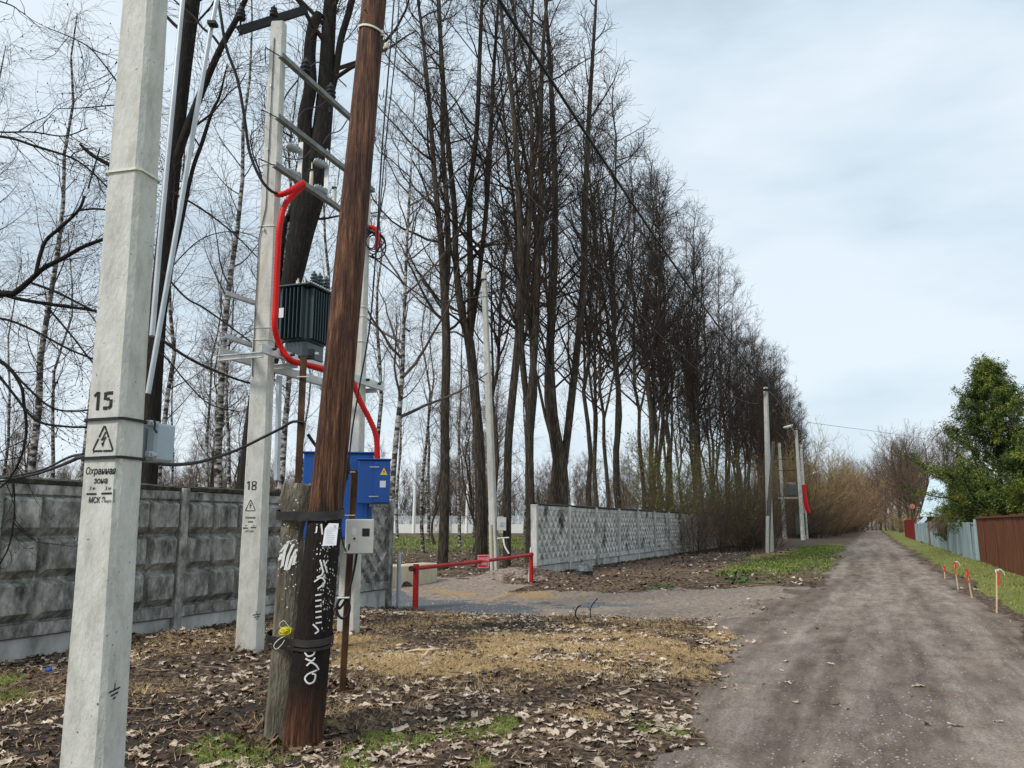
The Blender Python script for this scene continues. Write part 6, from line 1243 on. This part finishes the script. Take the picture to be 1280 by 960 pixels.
# dry climbing stems over the fence
rg = np.random.RandomState(3); mm_ = 170; ss = rg.uniform(46, 58, mm_); P0 = np.stack([DX * ss + DY * (FTt - .02 + rg.rand(mm_) * .1), DY * ss - DX * (FTt - .02), np.full(mm_, 1.72)], -1); d = nrm(np.stack([-.5 + .3 * rg.randn(mm_), .3 * rg.randn(mm_), .6 * np.ones(mm_)], -1)); q = P0; o_ = [q]
for j in range(7): d = nrm(d + .2 * rg.randn(mm_, 3) + np.array([-.03, 0, -.42])); q = q + d * .14; o_.append(q)
P = np.stack(o_, 1); me = tmesh('dry_climber', [(P, np.full(P.shape[:2], .009), 3)], M['twigw']); o = link('dry_climber', me, None); tag(o, 'dry brown climber stems spilling over the zinc fence', 'climber'); tag(o, kind=None)

# ------------------------------------------------------------------ scatter on the ground
rg = np.random.RandomState(8)
def leaf_base(kind, seed):
    r_ = np.random.RandomState(seed); n = 16; a = np.linspace(0, 2 * pi, n, endpoint=False)
    if kind == 'oak': rad = np.where(np.arange(n) % 2 == 0, 1.0, .50) * (.72 + .28 * np.cos(a)) * (.85 + .3 * r_.rand(n)); x = rad * np.cos(a); y = rad * np.sin(a) * .85
    else: rad = (.62 + .38 * np.abs(np.cos(a))) * (.85 + .25 * r_.rand(n)); x = rad * np.cos(a); y = rad * np.sin(a) * .6
    P = np.stack([x, y], -1); P = np.concatenate([[[0, 0]], P]); k1, k2, k3 = r_.uniform(-.22, .38, 3); z = k1 * P[:, 0] ** 2 + k2 * P[:, 1] ** 2 + .09 * r_.randn(len(P)) * (np.arange(len(P)) > 0); z = z + .08
    F = np.array([(0, i, i % n + 1) for i in range(1, n + 1)]); return np.concatenate([P, z[:, None]], 1), F
LB = [leaf_base('oak', 1), leaf_base('oak', 2), leaf_base('oak', 3), leaf_base('plain', 4), leaf_base('plain', 5), leaf_base('oak', 6)]
def scatter_pts(n, xr, yr, wfun, rg=rg):
    out_ = []; tot = 0
    while tot < n:
        x = rg.uniform(*xr, n * 2); y = yr[0] + (yr[1] - yr[0]) * rg.rand(n * 2) ** 1.35; k = rg.rand(n * 2) < wfun(x, y); out_.append(np.stack([x[k], y[k]], -1)); tot += k.sum()
        if len(out_) > 40: break
    return np.concatenate(out_)[:n]
def inst_mesh(name, bases, pts, size, tilt, mat, lift=.004, kind='stuff', label=None):
    V = []; F = []; b_ = 0; which = rg.randint(0, len(bases), len(pts))
    for k, (bv, bf) in enumerate(bases):
        p = pts[which == k]; m = len(p)
        if not m: continue
        az = rg.rand(m) * 2 * pi; tx = rg.randn(m) * tilt; ty = rg.randn(m) * tilt; s = size * (.55 + .75 * rg.rand(m))
        c, sn = np.cos(az), np.sin(az); v = bv[None] * s[:, None, None]; x = v[..., 0] * c[:, None] - v[..., 1] * sn[:, None]; y = v[..., 0] * sn[:, None] + v[..., 1] * c[:, None]; z = v[..., 2] + x * tx[:, None] + y * ty[:, None]
        h = hgt(p[:, 0], p[:, 1]); vv = np.stack([x + p[:, :1], y + p[:, 1:2], z + h[:, None] + lift], -1); V.append(vv.reshape(-1, 3)); F.append((bf[None] + (np.arange(m) * bv.shape[0])[:, None, None] + b_).reshape(-1, 3)); b_ += m * bv.shape[0]
    me = npmesh(name, np.concatenate(V), None, np.concatenate(F)); me.materials.append(mat); o = link(name, me, None); tag(o, label, kind=kind); return o
def wl_pale(x, y):
    r, tr, gv, gn, dr, so, sa = masks(x, y); cl = fbm(x * .9 + 3, y * .9, 3); s, t = st(x, y)
    w = (1 - r) * (1 - tr) * np.clip((cl - .42) * 5, .04, 1) * (1 - .55 * dr) * (1 - .5 * so) * (1 - .5 * gn) * (t < 0); w = w + .55 * gauss(x, y, 1.6, 6.9, 1.5, 1.5) * (1 - r) + .25 * gauss(x, y, 3.0, 9.5, .9, .9) * (1 - r) * (cl > .45); w = w + .006 * r + .02 * tr
    return np.clip(w, 0, 1) * (np.abs(x) < .8 * y + 1.5)
def wl_brown(x, y):
    r, tr, gv, gn, dr, so, sa = masks(x, y); s, t = st(x, y); return (1 - r) * (1 - tr) * (1 - .75 * dr) * np.clip(1 - .7 * gn, 0, 1) * np.where(t > 0, .12, 1) * (np.abs(x) < .8 * y + 1.5) + .004 * (r + tr)
pts = scatter_pts(4200, (-9, 5), (4.3, 16), wl_pale)
# the nearest ones are leaves of their own
dist = np.hypot(pts[:, 0], pts[:, 1]); o_ = np.argsort(dist); near = pts[o_[:290]]; far = pts[o_[290:]]
lm = []
for bv, bf in LB: me = npmesh('fallen_leaf', bv * .066, None, bf); me.materials.append(M['leafp']); lm.append(me)
hh = hgt(near[:, 0], near[:, 1])
for (x, y), z in zip(near, hh):
    o = bpy.data.objects.new('fallen_leaf', lm[rg.randint(len(lm))]); COL.objects.link(o); o.parent = GROUND; o.location = (x, y, z + .008); o.rotation_euler = (rg.randn() * .25, rg.randn() * .25, rg.rand() * 6.3); k = .55 + .6 * rg.rand(); o.scale = (k, k, k)
inst_mesh('pale_leaves', LB, far, .062, .16, M['leafp'], .008, label='pale dry oak leaves strewn over the verge')
pts = scatter_pts(15000, (-12, 6), (4.2, 24), wl_brown); inst_mesh('brown_leaves', LB, pts, .042, .3, M['leafb'], .004, label='brown rotting leaves matted over the soil')
pts = scatter_pts(7000, (-30, 22), (18, 60), lambda x, y: np.clip(wl_brown(x, y), 0, 1) * (masks(x, y)[3] < .5)); inst_mesh('brown_leaves', LB[3:5], pts, .08, .35, M['leafb'], .006, label='brown leaf litter under the trees and walls')
pts = scatter_pts(1500, (-20, 18), (16, 45), lambda x, y: wl_brown(x, y) * (np.abs(x) < .8 * y)); inst_mesh('pale_leaves', LB[3:5], pts, .075, .35, M['leafp'], .008, label='scattered pale leaves farther off')
# litter drifted against the feet of things
foot = []
for (cx, cy, r_, n_) in ((gA[0], gA[1], .28, 90), (gB[0], gB[1], .26, 70), (wb[0], wb[1], .24, 80), (sb[0], sb[1], .26, 60), (pb[0], pb[1], .12, 40), (q0[0], q0[1], .14, 40), (q1[0], q1[1], .14, 30), (wp[0], wp[1], .4, 60)):
    a_ = rg.rand(n_) * 2 * pi; k = r_ * (.75 + 1.1 * rg.rand(n_) ** 1.6); foot.append(np.stack([cx + np.cos(a_) * k, cy + np.sin(a_) * k], -1))
for (s0_, s1_, n_) in ((-1, 14.8, 1100), (23.2, 60, 1200)):
    s_ = rg.uniform(s0_, s1_, n_); t_ = WT + .12 + .5 * rg.rand(n_) ** 2; foot.append(np.stack([DX * s_ + DY * t_, DY * s_ - DX * t_], -1))
foot = np.concatenate(foot); inst_mesh('brown_leaves', LB, foot, .055, .5, M['leafb'], .018, label='leaves drifted against the walls and pole feet')
fp = foot[rg.rand(len(foot)) < .35] + rg.randn((1), 2) * .02; inst_mesh('soil_clods', [(np.array([[-.8, -.5, 0], [.7, -.6, 0], [.9, .5, 0], [-.5, .8, 0], [0, 0, .7]]), np.array([(0, 1, 4), (1, 2, 4), (2, 3, 4), (3, 0, 4)]))], fp, .04, .3, M['clod'], -.004, label='crumbled soil heaped at the feet of walls and poles')
# grass, hay, weeds, sticks, stones, clods
def blades(name, pts, h, w, mat, lean, label, flat=0):
    m = len(pts); z = hgt(pts[:, 0], pts[:, 1]); az = rg.rand(m) * 2 * pi; d = np.stack([np.cos(az), np.sin(az), 0 * az], -1); pr = np.stack([-np.sin(az), np.cos(az), 0 * az], -1); hh = h * (.5 + .9 * rg.rand(m))[:, None]; ww = w * (.7 + .6 * rg.rand(m))[:, None]; ln = (lean * (.4 + rg.rand(m)))[:, None]
    b_ = np.stack([pts[:, 0], pts[:, 1], z - .004], -1); up = np.array([[0, 0, 1.]]); t1 = b_ + d * ln * hh * .45 + up * hh * .55 * (1 - flat); t2 = b_ + d * ln * hh * 1.1 + up * hh * (.9 - .8 * flat)
    V = np.stack([b_ - pr * ww, b_ + pr * ww, t1 + pr * ww * .8, t1 - pr * ww * .8, t2], 1).reshape(-1, 3); I = np.arange(m)[:, None] * 5
    me = npmesh(name, V, I + np.array([[0, 1, 2, 3]]), I + np.array([[3, 2, 4]])); me.materials.append(mat); o = link(name, me, None); tag(o, label, kind='stuff'); return o
pts = scatter_pts(60000, (-7, 6), (4.5, 15), lambda x, y: np.clip(masks(x, y)[4] * 1.2 + .10 * (1 - masks(x, y)[0]), 0, 1)); blades('dry_grass', pts, .055, .0024, M['hay'], 1.3, 'flattened straw-coloured dead grass on the mound', .35)
pts = scatter_pts(9000, (-8, 6), (4.3, 15), lambda x, y: masks(x, y)[3]); blades('green_grass', pts, .040, .0022, M['grass'], .6, 'short green grass sprouting among the leaves')
pts = scatter_pts(70000, (6, 34), (9, 60), lambda x, y: masks(x, y)[3]); blades('green_grass', pts, .06, .005, M['grassr'], .7, 'green verge grass in front of the fences')
pts = scatter_pts(22000, (6, 34), (9, 60), lambda x, y: np.clip(masks(x, y)[3] + .2 * (st(x, y)[1] > 1.8), 0, 1)); blades('dry_grass', pts, .07, .005, M['hay'], 1.2, 'dead grass mixed into the right verge', .4)
pts = scatter_pts(24000, (2, 24), (24, 62), lambda x, y: masks(x, y)[3] * (st(x, y)[1] < -1)); blades('green_grass', pts, .08, .010, M['grass'], .8, 'grass patch at the roadside before the tall far pole')
pts = scatter_pts(12000, (-16, 10), (36, 85), lambda x, y: masks(x, y)[3]); blades('green_grass', pts, .12, .02, M['grass'], .8, 'thin grass in the clearing beyond the barrier')
wd_b = (np.array([[0, 0, 0], [1, 0, .3], [.55, .45, .35], [-.2, .9, .35], [-.6, .5, .3], [-.9, -.1, .4], [-.4, -.8, .3], [.4, -.7, .35]]) * np.array([.8, .8, .6]), np.array([(0, 1, 2), (0, 2, 3), (0, 3, 4), (0, 4, 5), (0, 5, 6), (0, 6, 7), (0, 7, 1)]))
pts = scatter_pts(1500, (-8, 6), (4.3, 15), lambda x, y: masks(x, y)[3] ** 1.5); inst_mesh('weeds', [wd_b], pts, .013, .5, M['weed'], .012, label='small green weeds in patches')
pts = scatter_pts(260, (.5, 8), (16, 27), lambda x, y: masks(x, y)[3] * (st(x, y)[1] < -3)); inst_mesh('weeds', [wd_b], pts, .06, .5, M['weed'], .03, label='leafy green weeds beside the side track')
def sticks(pts, L_, r, mat, label):
    m = len(pts); z = hgt(pts[:, 0], pts[:, 1]); az = rg.rand(m) * 2 * pi; l = L_ * (.3 + 1.0 * rg.rand(m)); K = 4; P = []; ang = az
    for j in range(K): q = (j / (K - 1) - .5) * l; P.append(np.stack([pts[:, 0] + np.cos(ang) * q, pts[:, 1] + np.sin(ang) * q, z + .012 + .02 * rg.rand(m)], -1)); ang = ang + rg.randn(m) * .12
    P = np.stack(P, 1); v, f = tubes([(P, np.full(P.shape[:2], 1.0) * r * (.5 + rg.rand(m))[:, None], 4)]); me = npmesh('sticks', v, f); me.materials.append(mat); o = link('sticks', me, None); tag(o, label, kind='stuff')
sticks(scatter_pts(750, (-9, 5), (4.3, 15), wl_brown), .30, .004, M['stick'], 'dead twigs lying among the leaves'); sticks(scatter_pts(500, (-20, 14), (15, 40), wl_brown), .6, .009, M['stick'], 'fallen sticks farther off')
st_b = (np.array([[-.8, -.5, 0], [.7, -.6, 0], [.9, .5, 0], [-.5, .8, 0], [-.4, -.3, .6], [.4, -.2, .7], [.3, .4, .6], [-.3, .4, .55]]), np.array([(0, 1, 5), (0, 5, 4), (1, 2, 6), (1, 6, 5), (2, 3, 7), (2, 7, 6), (3, 0, 4), (3, 4, 7), (4, 5, 6), (4, 6, 7)]))
pts = scatter_pts(5200, (-4, 9), (4, 18), lambda x, y: np.clip(masks(x, y)[0] * (.15 + 1.6 * np.clip(fbm(x * .8, y * .8, 3) - .52, 0, 1) * 3) + .5 * masks(x, y)[1], 0, 1)); inst_mesh('gravel_stones', [st_b], pts, .011, .2, M['stone'], -.002, label='small stones pressed into the dirt road')
pts = scatter_pts(900, (-6, 9), (13, 24), lambda x, y: np.clip(masks(x, y)[2] + .4 * masks(x, y)[1], 0, 1)); inst_mesh('gravel_stones', [st_b], pts, .02, .2, M['stone'], -.002, label='dark and pale gravel on the side track')
pts = scatter_pts(5200, (-9, 7), (4, 18), lambda x, y: np.clip(masks(x, y)[5] + .5 * wl_brown(x, y), 0, 1)); inst_mesh('soil_clods', [st_b], pts, .022, .3, M['clod'], -.004, label='crumbs and clods of dark soil')

# single small things on the ground
p = gr(535, 816, .1); r = empty('broken_branch', (p[0], p[1], g(p[0], p[1])), 'pale broken branch lying on the dry grass', 'branch'); z = g(p[0], p[1])
mb = MB(); mb.tube([gr(505, 815, z + .02), gr(522, 812, z + .05), gr(536, 813, z + .06), gr(550, 811, z + .03)], [.008, .014, .016, .010], 7); mb.tube([gr(536, 813, z + .06), gr(530, 820, z + .03), gr(525, 823, z + .01)], [.014, .02, .012], 7); mb.obj('bare_wood', M['stake'], r)
p = gr(731, 722, .05); c = np.array([p[0], p[1], g(p[0], p[1]) + .12]); rn = random.Random(7); mb = MB(); P = []
for i in range(9):
    ph = pi * i / 8
    for j in range(14):
        a = 2 * pi * j / 14; k = 1 + .35 * (rn.random() - .5); P.append(c + np.array([.26 * sin(ph) * cos(a) * k, .2 * sin(ph) * sin(a) * k, .2 * cos(ph) * k]))
mb.add(P, [(i * 14 + j, i * 14 + (j + 1) % 14, (i + 1) * 14 + (j + 1) % 14, (i + 1) * 14 + j) for i in range(8) for j in range(14)]); o = mb.obj('rubbish_bag', M['plasticbag']); tag(o, 'crumpled dark plastic bag dumped before the paler wall', 'rubbish bag')
mb = MB(); p = gr(727, 716, .1); mb.tube([p, at(726, 706, p[1]), at(727, 699, p[1])], [.05, .04, .03], 6); o = mb.obj('tree_stump', M['bark']); tag(o, 'short black stub of a sapling behind the plastic bag', 'stump')
mb = MB(); p = gr(61, 838, .1); mb.box((p[0], p[1], g(p[0], p[1]) + .03), (.06, .05, .06), Matrix.Rotation(.5, 3, 'X'), ch=.01); o = mb.obj('plastic_scrap', M['bluep']); tag(o, 'scrap of blue plastic in the leaves below the grimy wall', 'litter')
for (u, v, w_, lb) in ((722, 775, .02, 'arched bare sapling sprout on the edge of the mound'), (740, 772, .02, 'taller leaning sapling sprout beside the arched one')):
    p = gr(u, v, .05); Y = p[1]; mb = MB()
    if u == 722: mb.tube(bez([at(723, 775, Y), at(719, 768, Y), at(722, 759, Y), at(726, 757, Y)], 12), .012, 5); mb.tube([at(720, 765, Y), at(716, 760, Y)], .006, 5)
    else: mb.tube(bez([at(738, 772, Y), at(738, 762, Y), at(741, 755, Y), at(747, 748, Y)], 12), .009, 5); mb.tube([at(738, 764, Y), at(735, 758, Y)], .005, 5)
    o = mb.obj('sapling', M['barkd']); tag(o, lb, 'sapling')
